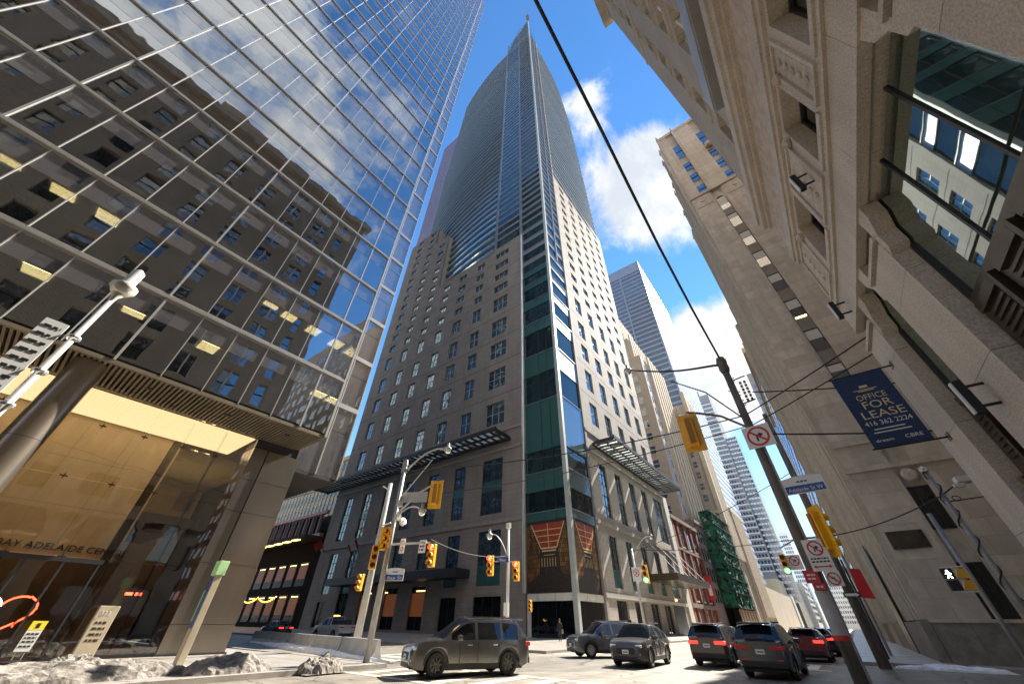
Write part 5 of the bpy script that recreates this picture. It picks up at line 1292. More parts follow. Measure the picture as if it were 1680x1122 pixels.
sign((-16.95, 14.3, 4.75), 165, .42, .6, 'small white lane sign next to the red signal', deco=lambda pl, ri, tx: tx.marks(-.16, .16, (.16, 0, -.16), .08, 'sign_black'))
sign((-17.75, 13.6, 4.75), 165, .3, .7, 'pair of narrow white plates by the left pole', deco=lambda pl, ri, tx: (ri((0, .15), .07, .1, .004, 'sign_red'), ri((0, -.15), .07, .1, .004, 'sign_red')))
# --- P2: pole behind it
px, py = -24.8, 16.85
t = thing('utility_pole', (px, py, 0), 'plain tapering concrete pole behind the left corner pole', 'utility pole')
q = MB(); q.tube([(px, py, 0), (px, py, 10)], [.24, .15], 12); q.build('pole', 'concrete', t, smooth=True); q = MB(); q.tube([(px, py, 9.5), (px-.5, py-.3, 9.8)], .05, 6); q.tube([(px, py, 7), (px+.6, py+.3, 7.2)], .05, 6); q.build('arm_stub', 'pole_pale', t)
signal((px-.6, py-.3, 3.6), 165, None, 'low signal mounted on the concrete pole behind', .9, plate=False)
# --- P3: signal post before the glass corner
px, py = -17.3, 22.3
t = thing('signal_post', (px, py, 0), 'white signal post with small lamp in front of the glass corner', 'signal post')
q = MB(); q.tube([(px, py, 0), (px, py, 7.2)], [.11, .08], 10); q.build('post', 'sign_white', t, smooth=True); lamp_arm(t, (px, py, 4.9), (px-1.05, py-.85, 6.45), .2, 'pole_pale', .035)
q = MB(); q.box((px-.15, py-.12, 6.9), (px+.15, py+.12, 7.25)); q.build('sensor_box', 'pole_pale', t); q = MB(); q.box((px-.16, py-.2, 1.9), (px+.16, py-.02, 2.6)); q.build('control_box', 'sign_white', t)
q = MB(); q.tube([(px-.95, py-.8, 4.85), (px+.5, py+.3, 4.85)], .04, 6); q.build('crossbar', 'pole_pale', t)
signal((px-.85, py-.85, 4.6), 165, 'red', 'yellow signal with red lit left of the blue street name', 1.1, plate=False)
signal((px+.55, py+.2, 4.3), 165, 'red', 'yellow signal with red lit right of the blue street name', 1.05, plate=False)
sign((px-.2, py-.35, 4.95), 155, .85, .3, 'small blue bay street name between two red signals', 'sign_blue', deco=lambda pl, ri, tx: tx('Bay', -.22, -.08, .2, 'sign_white', .42))
t2 = signal((px+1.15, py+.9, 2.45), 165, None, 'small pedestrian signal box low by the glass corner', .6, plate=False)
# --- P4: big wooden pole on the right
px, py = -.5, 20.0
t = thing('utility_pole', (px, py, 0), 'thick dark wooden utility pole full of brackets and signs on the right', 'utility pole')
q = MB(); q.tube([(px, py, 0), (px, py, 4.5), (px, py, 13.4)], [.24, .215, .16], 14); q.build('pole', 'pole_wood', t, smooth=True)
for i in range(26):
    z = 9+i*.17; an = random.uniform(0, 6.28); q = MB(); q.tube([(px+.15*math.cos(an), py+.15*math.sin(an), z), (px+.27*math.cos(an), py+.27*math.sin(an), z+.05)], .025, 5); q.build('pole_step', 'dark_metal', t)
q = MB(); q.lathe([(.2, 12.5), (.26, 12.7), (.24, 13.0), (.27, 13.2), (.2, 13.45), (0, 13.5)], (px, py, 0), 10); q.build('pole_top', 'pole_wood', t)
lamp_arm(t, (px, py, 13.0), (-5.5, 19.2, 14.2), -.55, 'dark_metal', .06); q = MB(); q.tube([(px, py, 9.6), (-1.8, 19.8, 11.6), (-3.3, 19.55, 12.75)], .035, 6); q.build('arm_brace', 'dark_metal', t)
q = MB(); q.tube([(px, py, 9.2), (-1.4, 18.2, 9.4), (-2.1, 16.6, 9.1), (-2.4, 15.6, 8.8)], .055, 8); q.build('signal_arm', 'pole_grey', t)
for j in range(2):
    for i in range(6):
        q = MB(); q.lathe([(0, 0), (.08, .02), (.04, .06), (.08, .1), (.04, .14), (0, .16)], (px+.42+j*.2, py, 10.6+i*.2), 8); q.build('insulator', 'red_brick', t)
for z in (11.9, 10.5): q = MB(); q.tube([(px, py, z), (px+.75, py, z+.1)], .035, 6); q.build('cross_arm', 'dark_metal', t)
q = MB(); q.tube([(px+.22, py-.1, 0), (px+.22, py-.1, 9.2)], .05, 8); q.build('conduit', 'pole_grey', t)
q = MB(); q.lathe([(.25, 1.35), (.252, 1.4), (.25, 2.6), (.248, 2.65)], (px, py, 0), 14); q.build('poster_wrap', 'concrete', t, smooth=True); q = MB(); q.lathe([(.256, 1.22), (.256, 1.36)], (px, py, 0), 14); q.build('red_tape', 'sign_red', t)
signal((-2.45, 15.45, 7.85), -4, None, 'large yellow signal back hanging over the road from the wooden pole', 1.12)
sign((-.32, 19.55, 8.6), 187, 1.15, 1.05, 'square white no right turn sign high on the wooden pole', deco=no_turn(.46))
sign((.48, 19.6, 6.25), 185, 1.45, .62, 'white and blue adelaide street name sign on the wooden pole', deco=street_name('Adelaide St W', 1.45, .62))
signal((.35, 19.7, 4.55), 60, None, 'yellow signal box on the right of the wooden pole under the street name', 1.25, plate=True)
sign((-.12, 19.55, 3.75), 185, .72, 1.05, 'tall white no turn parking sign on the wooden pole', deco=no_turn(.25, (0, .22), 1, lambda pl, ri, tx: (tx.marks(-.28, .28, (-.12, -.22), .05, 'sign_black'), pl('arrow', [(-.3, -.38), (-.2, -.32), (-.2, -.36), (.2, -.36), (.2, -.32), (.3, -.38), (.2, -.44), (.2, -.40), (-.2, -.40), (-.2, -.44)], .004, 'sign_red'))))
sign((-.62, 19.6, 3.08), 185, .46, .42, 'red plate on the wooden pole', 'sign_red', deco=lambda pl, ri, tx: tx.marks(-.13, .13, (.05, -.07), .06, 'sign_white'))
sign((-.5, 19.6, 2.76), 185, .36, .2, 'tiny red plate under the red plate on the wooden pole', 'sign_red', deco=lambda pl, ri, tx: tx.marks(-.1, .1, (0,), .06, 'sign_white'))
# --- pole further back on the right with a red banner and blade sign
px, py = .45, 30
t = thing('utility_pole', (px, py, 0), 'black wooden pole on the far right corner behind the parking signs', 'utility pole'); q = MB(); q.tube([(px, py, 0), (px, py, 13.8)], [.26, .15], 12); q.build('pole', 'pole_wood', t, smooth=True)
sign((.05, 29.6, 3.7), 185, .72, .72, 'round no left turn plate on the black pole', deco=no_turn(.3, (0, 0), -1))
sign((.5, 29.5, 2.95), 185, .75, .22, 'narrow black one way arrow sign on the black pole', 'sign_black', deco=lambda pl, ri, tx: pl('arrow', [(-.3, -.06), (.15, -.06), (.15, -.09), (.32, 0), (.15, .09), (.15, .06), (-.3, .06)], .006, 'sign_white'))
f = thing('street_banner', (1.35, 36, 3), 'red cloth banner hanging from a pole on the far right sidewalk', 'banner'); q = MB(); q.prism([(1.0, 36, 3.1), (1.7, 36, 3.0), (1.65, 36, 4.6), (1.1, 36, 4.7)], (0, .03, 0)); q.build('cloth', 'flag_red', f); q = MB(); q.tube([(.9, 36.02, 0), (.9, 36.02, 5.2)], .06, 8); q.build('post', 'dark_metal', f)
# --- P5: mast by the hotel side
px, py = -16.0, 42.1
t = thing('signal_post', (px, py, 0), 'slim pale mast with curved lamp beside the hotel side front', 'signal post'); q = MB(); q.tube([(px, py, 0), (px, py, 7.9)], [.13, .1], 10); q.build('post', 'pole_pale', t, smooth=True); lamp_arm(t, (px, py, 6.6), (-13.9, 42.8, 9.0), .1, 'pole_pale', .05)
signal((-15.05, 42.3, 5.6), 172, 'green', 'yellow signal with green lit by the hotel side front', 1.5, plate=False); sign((-15.85, 41.9, 5.6), 172, .85, 1.2, 'white no turn sign beside the green signal at the hotel', deco=no_turn(.32, (0, .1)))
# --- green signal over Bay
t = thing('signal_post', (1.2, 40, 0), 'thin span mast carrying the green signal over the road', 'signal post'); q = MB(); q.tube([(1.2, 40, 0), (1.2, 40, 7.5)], .1, 10); q.build('post', 'pole_grey', t); q = MB(); q.tube([(1.2, 40, 7.0), (-1, 40, 7.3), (-2.6, 39.9, 6.6)], .05, 8); q.build('signal_arm', 'pole_grey', t)
signal((-2.65, 39.9, 5.5), 178, 'green', 'yellow signal with green lit above the southbound lane', 1.3, plate=False); sign((-1.95, 39.95, 5.6), 178, .95, 1.0, 'white no turn sign beside the green signal over the road', deco=no_turn(.34, (0, .1)))
# --- P6/P7 near right
px, py = 3.75, 17.6
t = thing('utility_pole', (px, py, 0), 'thin grey pole wound with cables at the right edge', 'utility pole'); q = MB(); q.tube([(px, py, 0), (px, py, 5.7)], [.09, .06], 10); q.build('pole', 'pole_grey', t, smooth=True)
q = MB(); pts = [(px+.1*math.cos(i*1.1), py+.1*math.sin(i*1.1), 2.2+i*.13) for i in range(28)]; q.tube(pts, .022, 5); q.build('cable_wrap', 'cable', t)
q = MB(); q.tube([(px, py, 4.9), (px+.35, py, 5.1), (px+.75, py-.1, 5.25)], .02, 5); q.build('bracket_arm', 'cable', t); q = MB(); q.box((px+.45, py-.3, 5.15), (px+.85, py+.1, 5.32)); q.box((px+.35, py-.2, 5.05), (px+.6, py+.05, 5.14)); q.build('sensor_box', 'sign_white', t)
q = MB(); q.lathe([(0, 0), (.1, .02), (.12, .12), (0, .2)], (px-.02, py, 5.62), 10); q.build('dome_camera', 'sign_white', t); q = MB(); q.lathe([(.08, -.02), (.1, 0), (.08, .02)], M=Matrix.Translation((px+.22, py-.1, 4.75)) @ Matrix.Rotation(1.2, 4, 'X'), seg=14); q.build('cable_loop', 'cable', t)
px, py = 3.2, 17.7
t = thing('pedestrian_signal', (px, py, 0), 'grey post with walking-man signal and orange boxes against the stone wall', 'pedestrian signal'); q = MB(); q.tube([(px, py, 0), (px, py, 4.45)], .06, 10); q.build('post', 'pole_grey', t, smooth=True)
for z in (2.42, 3.02): q = MB(); q.tube([(px, py-.02, z), (px-.52, py-.02, z)], .018, 6); q.build('bracket_arm', 'sign_white', t)
for z0 in (2.45, 2.73):
    q = MB(); q.box((px-.58, py-.2, z0), (px-.33, py+.02, z0+.25)); q.build('signal_box', 'black', t, bevel=.02)
    q = MB(); q.prism([(px-.3, py-.05, z0+.02), (px-.02, py-.05, z0), (px-.02, py-.05, z0+.25), (px-.2, py-.05, z0+.24)], (0, .2, 0)); q.build('side_box', 'signal_yellow', t)
q = MB(); W = [(-.02, .2), (.02, .2), (.02, .155), (.06, .1), (.045, .09), (.01, .12), (.015, .07), (.05, .01), (.03, .0), (-.01, .05), (-.05, .0), (-.065, .015), (-.03, .07), (-.025, .13), (-.06, .1), (-.07, .11), (-.02, .16)]
q.prism([(px-.455+a, py-.205, 2.735+b) for a, b in W], (0, -.004, 0)); q.build('walking_figure', 'white_light', t)
# --- overhead wires, one object each
def wire(a, b, sag, r, label, group='overhead wires'):
    pp = arc_pts(a, b, sag, 20); q = MB(); q.tube(pp, r, 6); o = q.build('overhead_wire', 'cable', None, w=Vector(a)); tag(o, label, 'wire', group)
q = MB(); q.tube([(-.5, 20, 13.4), (-.6, 15, 13.45), (-.64, 10.5, 13.6), (-.62, 7.5, 13.8), (-.6, 5.5, 14.0), (-.6, 3.2, 14.2), (-.6, 1.4, 14.4), (-.6, -10, 15.5)], .05, 8); tag(q.build('overhead_cable', 'cable', None, w=(-.5, 20, 13.4), smooth=True), 'thick black cable running up across the sky from the wooden pole', 'cable')
wire((-.5, 20, 9.9), (-18, 13, 8.6), .5, .028, 'wire from the wooden pole across to the left corner pole, upper', )
wire((-.5, 20, 9.35), (-24.8, 16.9, 8.9), .6, .022, 'wire from the wooden pole to the concrete pole behind, lower')
wire((-.5, 20, 9.9), (14, 11, 12.4), .3, .028, 'upper of two parallel wires running right from the wooden pole')
wire((-.5, 20, 9.3), (14, 11.6, 11.8), .3, .024, 'lower of two parallel wires running right from the wooden pole')
wire((.25, 20, 11.0), (14, 24, 10.6), .5, .03, 'wire crossing down to the right over the stone tower windows')
wire((-.4, 20, 8.9), (14, 25, 8.2), .4, .036, 'thick wire running right toward the carved arch of the stone tower')
wire((-18, 13, 8.9), (-60, 10.5, 9.5), .4, .02, 'thin wire leaving the left corner pole toward the glass tower')
wire((-17.3, 22.3, 5.2), (-16.7, 14.6, 5.1), .35, .02, 'low wire between the two red signals')
wire((-16, 42.1, 7.6), (.45, 30, 9.6), .4, .022, 'wire from the hotel mast to the black pole')
wire((1.2, 40, 7.3), (-23, 60, 10.5), .5, .03, 'far wire across the road behind the green signal')
wire((3.75, 17.6, 4.9), (-.4, 20.2, 4.4), .25, .018, 'drooping wire from the cable-wound pole to the wooden pole')
wire((3.75, 17.6, 4.7), (10, 15.8, 5.0), .1, .016, 'short wire from the cable-wound pole to the granite building')
# --- small sidewalk things
t = thing('path_totem', (-20.3, 6.5, .13), 'tall slim tan information totem with green top panel on the kerb', 'totem')
q = MB(); q.box((-20.5, 6.38, .13), (-20.1, 6.62, 3.0)); q.build('pillar', 'totem_tan', t, bevel=.01); q = MB(); q.box((-20.55, 6.33, 3.0), (-20.05, 6.67, 3.5)); q.build('cap_panel', 'sign_green', t, bevel=.01)
q = MB(); q.box((-20.42, 6.36, 1.3), (-20.18, 6.378, 2.95)); q.build('side_map', 'sign_blue', t); q = MB(); q.box((-20.56, 6.36, 1.5), (-20.505, 6.64, 2.5)); q.build('map_panel', 'sign_green', t)
q = MB(); q.box((-20.66, 6.22, .13), (-19.94, 6.78, .22)); q.build('foot', 'concrete', t)
t = thing('portable_sign', (-27.0, 3.0, .13), 'small yellow and white standing sign on a round black base by the lobby', 'sign')
q = MB(); q.lathe([(0, .13), (.5, .13), (.48, .2), (.1, .26), (0, .26)], (-26.6, 3.0, 0), 18); q.build('base', 'black', t)
for y in (2.88, 3.12): q = MB(); q.tube([(-26.6, y, .2), (-26.6, y, .5)], .015, 6); q.build('leg', 'pole_grey', t)
q = MB(); q.box((-26.62, 2.78, .5), (-26.58, 3.22, 1.15)); q.build('panel', 'sign_white', t); q = MB(); q.box((-26.62, 2.78, 1.152), (-26.578, 3.22, 1.45)); q.build('top_panel', 'sign_yellow', t)
bars(t, lambda u, v: Vector((-26.576, 3.0+u, v)), -.17, .17, (1.04, .92, .8, .66), .06, 'sign_black', Vector((.003, 0, 0))); bars(t, lambda u, v: Vector((-26.576, 3.0+u, v)), -.05, .06, (1.3,), .16, 'sign_black', Vector((.003, 0, 0)))
t = thing('address_stone', (-26.7, 4.9, .13), 'tan stone address slab marked 333 before the lobby glass', 'sign')
q = MB(); q.box((-26.9, 4.55, .13), (-26.6, 5.25, 2.0)); q.build('slab', 'totem_tan', t, bevel=.015); text('lettering', '333', (-26.596, 4.68, 1.66), (0, 1, 0), (0, 0, 1), .24, 'sign_white', t, .004)
bars(t, lambda u, v: Vector((-26.596, 4.9+u, v)), -.22, .2, (1.4, 1.2, 1.0, .8), .09, 'bronze', Vector((.003, 0, 0)))
# concrete barriers along the side street, snow at their feet
for i in range(5):
    a = Vector((-20.6, 15.4, 0)).lerp(Vector((-42, 18.2, 0)), i/5); b = Vector((-20.6, 15.4, 0)).lerp(Vector((-42, 18.2, 0)), (i+.97)/5)
    d = (b-a).normalized(); nn = Vector((-d.y, d.x, 0)); q = MB(); prof = [(-.3, 0), (.3, 0), (.28, .12), (.13, .35), (.09, .82), (-.09, .82), (-.13, .35), (-.28, .12)]
    q.prism([a+nn*u+Vector((0, 0, v)) for u, v in prof], b-a)
    o = q.build('concrete_barrier', 'concrete', None, w=a); tag(o, ('first', 'second', 'third', 'fourth', 'fifth')[i]+' concrete road barrier counting back from the left corner pole', 'barrier', 'barriers in the side street')
def mound(c, rx, ry, h, label, m='snow', seed=1, n=26, rz=0):
    rnd = random.Random(seed); from mathutils import noise
    vs = []; fs = []
    for i in range(n+1):
        for j in range(n+1):
            u, v = i/n*2-1, j/n*2-1; r_ = math.hypot(u, v); k = max(0, 1-r_**2)
            nz = noise.fractal(Vector((u*2.6+seed*7, v*2.6, seed)), .8, 2.2, 5)
            z = h*k**.55*(.72+.34*nz)+.10*h*noise.fractal(Vector((u*11+seed, v*11*ry/rx, 3)), .7, 2.1, 4)*(k > 0)+.03*h*rnd.uniform(-1, 1)*(k > 0)
            x_, y_ = rx*u*(1+.12*nz), ry*v*(1+.12*nz); vs.append((c[0]+x_*math.cos(rz)-y_*math.sin(rz), c[1]+x_*math.sin(rz)+y_*math.cos(rz), c[2]+max(z, -.06) if k > 0 else c[2]-.06))
    for i in range(n):
        for j in range(n): a = i*(n+1)+j; fs.append((a, a+n+1, a+n+2, a+1))
    q = MB(); q.add(vs, fs); o = q.build('snow_pile', m, None, w=c); return tag(o, label, 'snow pile', 'dirty snow along the kerbs')
mound((-18.9, 3.2, .1), .9, 3.2, .62, 'long dirty snow bank on the left kerb at the picture corner', seed=2, n=40)
mound((-18.2, 7.4, .1), .7, 1.5, .6, 'dirty snow heap on the kerb right of the tan totem', seed=3)
mound((-17.0, 10.2, .1), .65, .85, .48, 'small pointed dirty snow heap midway to the corner pole', seed=5)
mound((-24.6, 4.4, .1), .6, .9, .4, 'low snow lump against the lobby glass', seed=6)
mound((-30.4, 16.2, .0), 11.5, .42, .32, 'white snow ridge at the foot of the road barriers', 'white_snow', seed=7, n=60, rz=math.atan2(2.8, -21.4))
mound((3.0, 31.0, .0), 2.2, .35, .28, 'snow ridge at the kerb under the limestone tower', 'white_snow', seed=8)

# ------------------------------------------------------------------ vehicles
def interp(tab, x):
    if x <= tab[0][0]: return tab[0][1]
    for (a, p), (b, q) in zip(tab, tab[1:]):
        if x <= b:
            t = (x-a)/(b-a); t = t*t*(3-2*t) if len(tab) < 3 else t; return p+(q-p)*t
    return tab[-1][1]
def wheel(t, x, y, r, side, rimm, steer=0, w=.235):
    """tyre with rim and spokes as sub-parts; local car axes"""
    M = Matrix.Translation((x, y, r)) @ Matrix.Rotation(steer, 4, 'Z') @ Matrix.Rotation(R(-90)*side, 4, 'X')
    q = MB(); h = w/2
    q.lathe([(r*.62, -h), (r*.93, -h), (r*.985, -h*.8), (r, -h*.4), (r, h*.4), (r*.985, h*.8), (r*.93, h), (r*.66, h), (r*.64, h*.7), (r*.62, -h)], M=M, seg=28)
    ty = q.build('wheel', 'tyre', t, w=(0, 0, 0), smooth=True); LOC[ty] = Vector((0, 0, 0))
    q = MB(); q.lathe([(0, h*.35), (r*.18, h*.42), (r*.2, h*.2), (r*.6, h*.1), (r*.64, h*.75), (r*.67, h*.8)], M=M, seg=28)
    for k in range(10 if rimm == 'rim' else 8):
        a = 6.28318*k/(10 if rimm == 'rim' else 8); c, s_ = math.cos(a), math.sin(a); n_ = (-s_, c); ww = r*.055
        P = [(c*r*.15+n_[0]*ww, s_*r*.15+n_[1]*ww), (c*r*.64+n_[0]*ww*1.4, s_*r*.64+n_[1]*ww*1.4), (c*r*.64-n_[0]*ww*1.4, s_*r*.64-n_[1]*ww*1.4), (c*r*.15-n_[0]*ww, s_*r*.15-n_[1]*ww)]
        A = [M @ Vector((p[0], p[1], h*.3)) for p in P]; B = [M @ Vector((p[0], p[1], h*.62)) for p in P]
        q.add(A+B, [(0, 1, 2, 3), (7, 6, 5, 4), (0, 4, 5, 1), (1, 5, 6, 2), (2, 6, 7, 3), (3, 7, 4, 0)])
    o = q.build('rim', rimm, None, w=(0, 0, 0)); o.parent = ty; LOC[o] = Vector((0, 0, 0))
CARD = {}
def car(name, pos_, heading, paintm, label, cat, group=None, L=4.6, W=1.86, H=1.68, style='suv', rimm='rim', brake=False, plates=True, steer=0):
    """front points along local +X; heading = world angle of the front (deg, from +X ccw)"""
    t = thing(name, (0, 0, 0), label, cat, group); LOC[t] = Vector((0, 0, 0))
    hl = L/2; r = .37 if style != 'sedan' else .33; xf, xr = hl-.93, -hl+.98; hw = W/2
    belt = {'suv': 1.06, 'coupe': 1.02, 'sedan': .93, 'pickup': 1.15}[style]
    if style == 'suv': roof = [(-hl, .0), (-hl+.06, .03), (-hl+.28, .5), (-hl+.50, .86), (-hl+.75, .955), (-.75, 1.0), (-.2, .995), (.2, .96), (.42, .88), (hl-1.10, .0), (hl, 0)]
    elif style == 'coupe': roof = [(-hl, 0), (-hl+.1, .0), (-hl+.75, .55), (-.9, .9), (-.1, 1.0), (.4, .93), (hl-1.25, 0), (hl, 0)]
    elif style == 'sedan': roof = [(-hl, 0), (-hl+.6, 0), (-1.0, .9), (-.5, 1), (.2, .97), (.4, .9), (hl-1.3, 0), (hl, 0)]
    else: roof = [(-hl, 0), (-.95, 0), (-.9, .05), (-.75, .92), (-.5, 1), (.4, .98), (.6, .9), (hl-1.55, 0), (hl, 0)]
    hood = [(-hl, belt+(.0 if style != 'sedan' else .03)), (hl-1.3, belt), (hl-.9, belt-.015), (hl-.45, belt-.07), (hl-.2, belt-.13), (hl-.07, belt-.22), (hl, belt-.36)]
    wid = [(-hl, .80), (-hl+.06, .88), (-hl+.2, .95), (-hl+.6, .995), (-.5, 1.0), (.2, .985), (hl-.9, .995), (hl-.5, .965), (hl-.2, .89), (hl-.06, .79), (hl, .70)]
    sill = [(-hl, .42), (-hl+.15, .34), (-hl+.4, .26), (hl-.4, .24), (hl-.15, .28), (hl, .36)]
    xs = sorted({round(-hl+L*i/40, 3) for i in range(41)} | {round(xw+r*1.16*math.cos(6.28318*k/24), 3) for xw in (xf, xr) for k in range(13)})
    secs = []
    for x in xs:
        k = interp(roof, x); bz = interp(hood, x); w = hw*interp(wid, x); zb = interp(sill, x)
        arch = 0
        for xw in (xf, xr):
            d2 = (r*1.16)**2-(x-xw)**2
            if d2 > 0: arch = max(arch, r+math.sqrt(d2)*.98)
        zs = max(zb, arch); zm = max(zs+.03, .62); ztop = bz
        rz = bz+(H-bz)*k; wr = hw*(.93-.20*k) if k > .02 else w*.93
        rz2 = rz if k > .02 else bz+.03
        secs.append([(0, zb+.02), (w*.80, zb+.0), (w*.80, zs), (w*.985, zs+.0), (w, max(zm, zs+.015)), (w*.985, max(ztop-.10, zs+.02)), (w*.955, ztop), (w*.955+(wr-w*.955)*.86, ztop+(rz2-.05*k-ztop)*.86), (wr, rz2-.05*k), (wr*.86, rz2+.0), (wr*.45, rz2+.025), (0, rz2+.035)])
    n = len(secs[0]); nx = len(xs)
    body = MB(); idx = {}
    def face_kind(i, j):
        """what the strip j between stations i and i+1 is"""
        xm = (xs[i]+xs[i+1])/2; k = interp(roof, xm); k0, k1 = interp(roof, xs[i]), interp(roof, xs[i+1])
        if j == 6 and k > .12:
            if style == 'pickup': return 'side' if -.72 < xm < hl-1.75 and not -.02 < xm < .06 else 'body'
            if abs(xm-(-.12)) < .06 or k < .3: return 'body'
            if xm < -hl+.55: return 'body'
            if abs(xm-(xr+.28)) < .055: return 'body'
            return 'side'
        if j in (8, 9, 10):
            if xm > .3 and k1 < k0-.001 and k > .03: return 'wind'
            if xm < -.6 and k0 < k1-.004 and .035 < k < .95: return 'rear'
        return 'body'
    parts = {'body': MB(), 'wind': MB(), 'rear': MB(), 'side1': MB(), 'side-1': MB()}
    for sgn in (1, -1):
        for i in range(nx-1):
            for j in range(n-1):
                q = [(xs[i], sgn*secs[i][j][0], secs[i][j][1]), (xs[i+1], sgn*secs[i+1][j][0], secs[i+1][j][1]), (xs[i+1], sgn*secs[i+1][j+1][0], secs[i+1][j+1][1]), (xs[i], sgn*secs[i][j+1][0], secs[i][j+1][1])]
                if sgn > 0: q = q[::-1]
                kd = face_kind(i, j); key = kd+str(sgn) if kd == 'side' else kd
                parts[key].quad(*q)
        for e in (0, nx-1):
            poly = [(xs[e], sgn*a, b) for a, b in secs[e]]
            if (sgn > 0) == (e == nx-1): poly = poly
            else: poly = poly[::-1]
            parts['body'].add(poly, [tuple(range(len(poly)))])
    def fin(mb, nm, m, par=t, smooth=True):
        if not mb.v: return None
        o = mb.build(nm, m, par, w=(0, 0, 0), smooth=smooth); bm = bmesh.new(); bm.from_mesh(o.data); bmesh.ops.remove_doubles(bm, verts=bm.verts, dist=.0008); bmesh.ops.recalc_face_normals(bm, faces=bm.faces); bm.to_mesh(o.data); bm.free()
        if smooth: o.data.polygons.foreach_set('use_smooth', [True]*len(o.data.polygons)); o.data.set_sharp_from_angle(angle=R(38))
        return o
    fin(parts['body'], 'body', paintm); fin(parts['wind'], 'windscreen', 'car_glass'); fin(parts['rear'], 'rear_window', 'car_glass'); fin(parts['side1'], 'side_windows', 'car_glass'); fin(parts['side-1'], 'side_windows', 'car_glass')
    def lb(nm, a, b, m, bev=.015, par=t):
        q = MB(); q.box(a, b); return q.build(nm, m, par, w=(0, 0, 0), bevel=bev)
    for x in (xf, xr):
        for s_ in (1, -1):
            wheel(t, x, s_*(hw-.135), r, s_, rimm, steer if x > 0 else 0)
            q = MB(); pts = [(x+r*1.2*math.cos(a), s_*(hw*.99), r+r*1.18*math.sin(a)) for a in [3.14159*k/14 for k in range(15)]]; q.tube(pts, .032, 6); o = q.build('arch_trim', 'plastic_black', t, w=(0, 0, 0))
    for s_ in (1, -1): lb('sill_trim', (xr+r*1.15, s_*hw*.93, .25), (xf-r*1.15, s_*hw*.99, .40), 'plastic_black'); 
    lb('underbody', (-hl+.3, -hw*.78, .20), (hl-.3, hw*.78, .40), 'black')
    for s_ in (1, -1):
        # mirrors, handles, lights
        q = MB(); xm_ = hl-1.72; q.box((xm_-.1, s_*hw*.96, belt-.02), (xm_+.09, s_*(hw+.20), belt+.15)); q.build('mirror', paintm, t, w=(0, 0, 0), bevel=.04)
        for xh in (.35, -.72): lb('door_handle', (xh-.62+.4, s_*hw*.985, belt-.16), (xh-.42+.4, s_*(hw+.022), belt-.12), 'chrome' if s_ else 'chrome', .01)
        for xd in (.62, -.12, -1.0):
            if abs(xd-xr) > .4: lb('door_seam', (xd-.006, s_*hw*.975, .42), (xd+.006, s_*hw*1.003, belt-.06), 'black', 0)
        lb('headlight', (hl-.42, s_*hw*.50, belt-.30), (hl-.06, s_*hw*.84, belt-.18), 'headlight', .04)
        tl = lb('tail_light', (-hl-.015, s_*hw*.40, belt-.20), (-hl+.22, s_*hw*.93, belt-.06), 'tail_light' if brake else 'sign_red', .03)
        lb('fog_lamp', (hl-.22, s_*hw*.55, .45), (hl-.02, s_*hw*.74, .53), 'headlight', .02)
        lb('reflector', (-hl-.012, s_*hw*.5, .56), (-hl+.05, s_*hw*.74, .60), 'sign_red', .005)
        if style != 'sedan': lb('roof_rail', (-hl+.75, s_*hw*.66-.02, H+.0), (.25, s_*hw*.66+.02, H+.045), 'plastic_black', .01)
    lb('grille', (hl-.12, -hw*.48, .50), (hl+.015, hw*.48, .72), 'plastic_black', .03); lb('lower_grille', (hl-.2, -hw*.6, .28), (hl+.005, hw*.6, .44), 'plastic_black', .03)
    lb('front_bumper', (hl-.30, -hw*.74, .26), (hl-.02, hw*.74, .36), 'plastic_black', .03); lb('rear_bumper', (-hl-.03, -hw*.82, .34), (-hl+.25, hw*.82, .54), 'plastic_black', .03)
    if plates:
        for x, s_ in ((hl+.02, 1), (-hl-.02, -1)):
            z = .50 if s_ > 0 else .74; lb('licence_plate', (x-.01, -.155, z), (x+.01, .155, z+.15), 'sign_white', .004)
            lb('plate_number', (x+s_*.011-.002, -.11, z+.05), (x+s_*.011+.002, .11, z+.09), 'sign_blue', 0)
    if style in ('suv',):
        lb('spoiler', (-hl+.14, -hw*.62, H-.05), (-hl+.55, hw*.62, H+.005), paintm, .03); lb('rear_wiper', (-hl+.07, -.05, belt+.12), (-hl+.10, .42, belt+.15), 'black', .005)
    if style == 'pickup':
        lb('bed_side', (-hl+.05, -hw*.98, .85), (-1.0, -hw*.90, 1.22), paintm, .03); lb('bed_side', (-hl+.05, hw*.90, .85), (-1.0, hw*.98, 1.22), paintm, .03); lb('tailgate', (-hl, -hw*.9, .7), (-hl+.07, hw*.9, 1.22), paintm, .03); lb('cargo_box', (-2.0, -hw*.85, 1.1), (-1.0, hw*.85, 1.62), 'plastic_black', .05); lb('roof_beacon', (-.2, -.3, H+.03), (.1, .3, H+.14), 'amber_sign', .03)
    t.location = pos_; t.rotation_euler[2] = R(heading)
    return t
hd = lambda dx, dy: math.degrees(math.atan2(dy, dx))
car('suv', (-12.75, 13.8, 0), hd(-1.2, -2.45), 'paint_graphite', 'dark graphite compact suv turning toward us in the crossing, nearest on the left', 'suv', rimm='rim_dark', H=1.72, W=1.9, L=4.85, steer=R(8))
car('suv', (-3.25, 22.6, 0), hd(.02, 1), 'paint_navy', 'near-black suv seen from behind, nearest on the right', 'suv', L=4.65, H=1.70, brake=False)
car('suv', (-6.15, 26.2, 0), hd(.0, 1), 'paint_bronze', 'dark brown-grey suv seen from behind with brake lights on', 'suv', L=4.55, H=1.66, brake=True)
car('crossover', (-9.2, 23.2, 0), hd(.05, -1), 'paint_bronze', 'dark sloping-roof crossover facing us with a silver emblem in the middle lane', 'crossover', style='coupe', L=4.7, H=1.62)
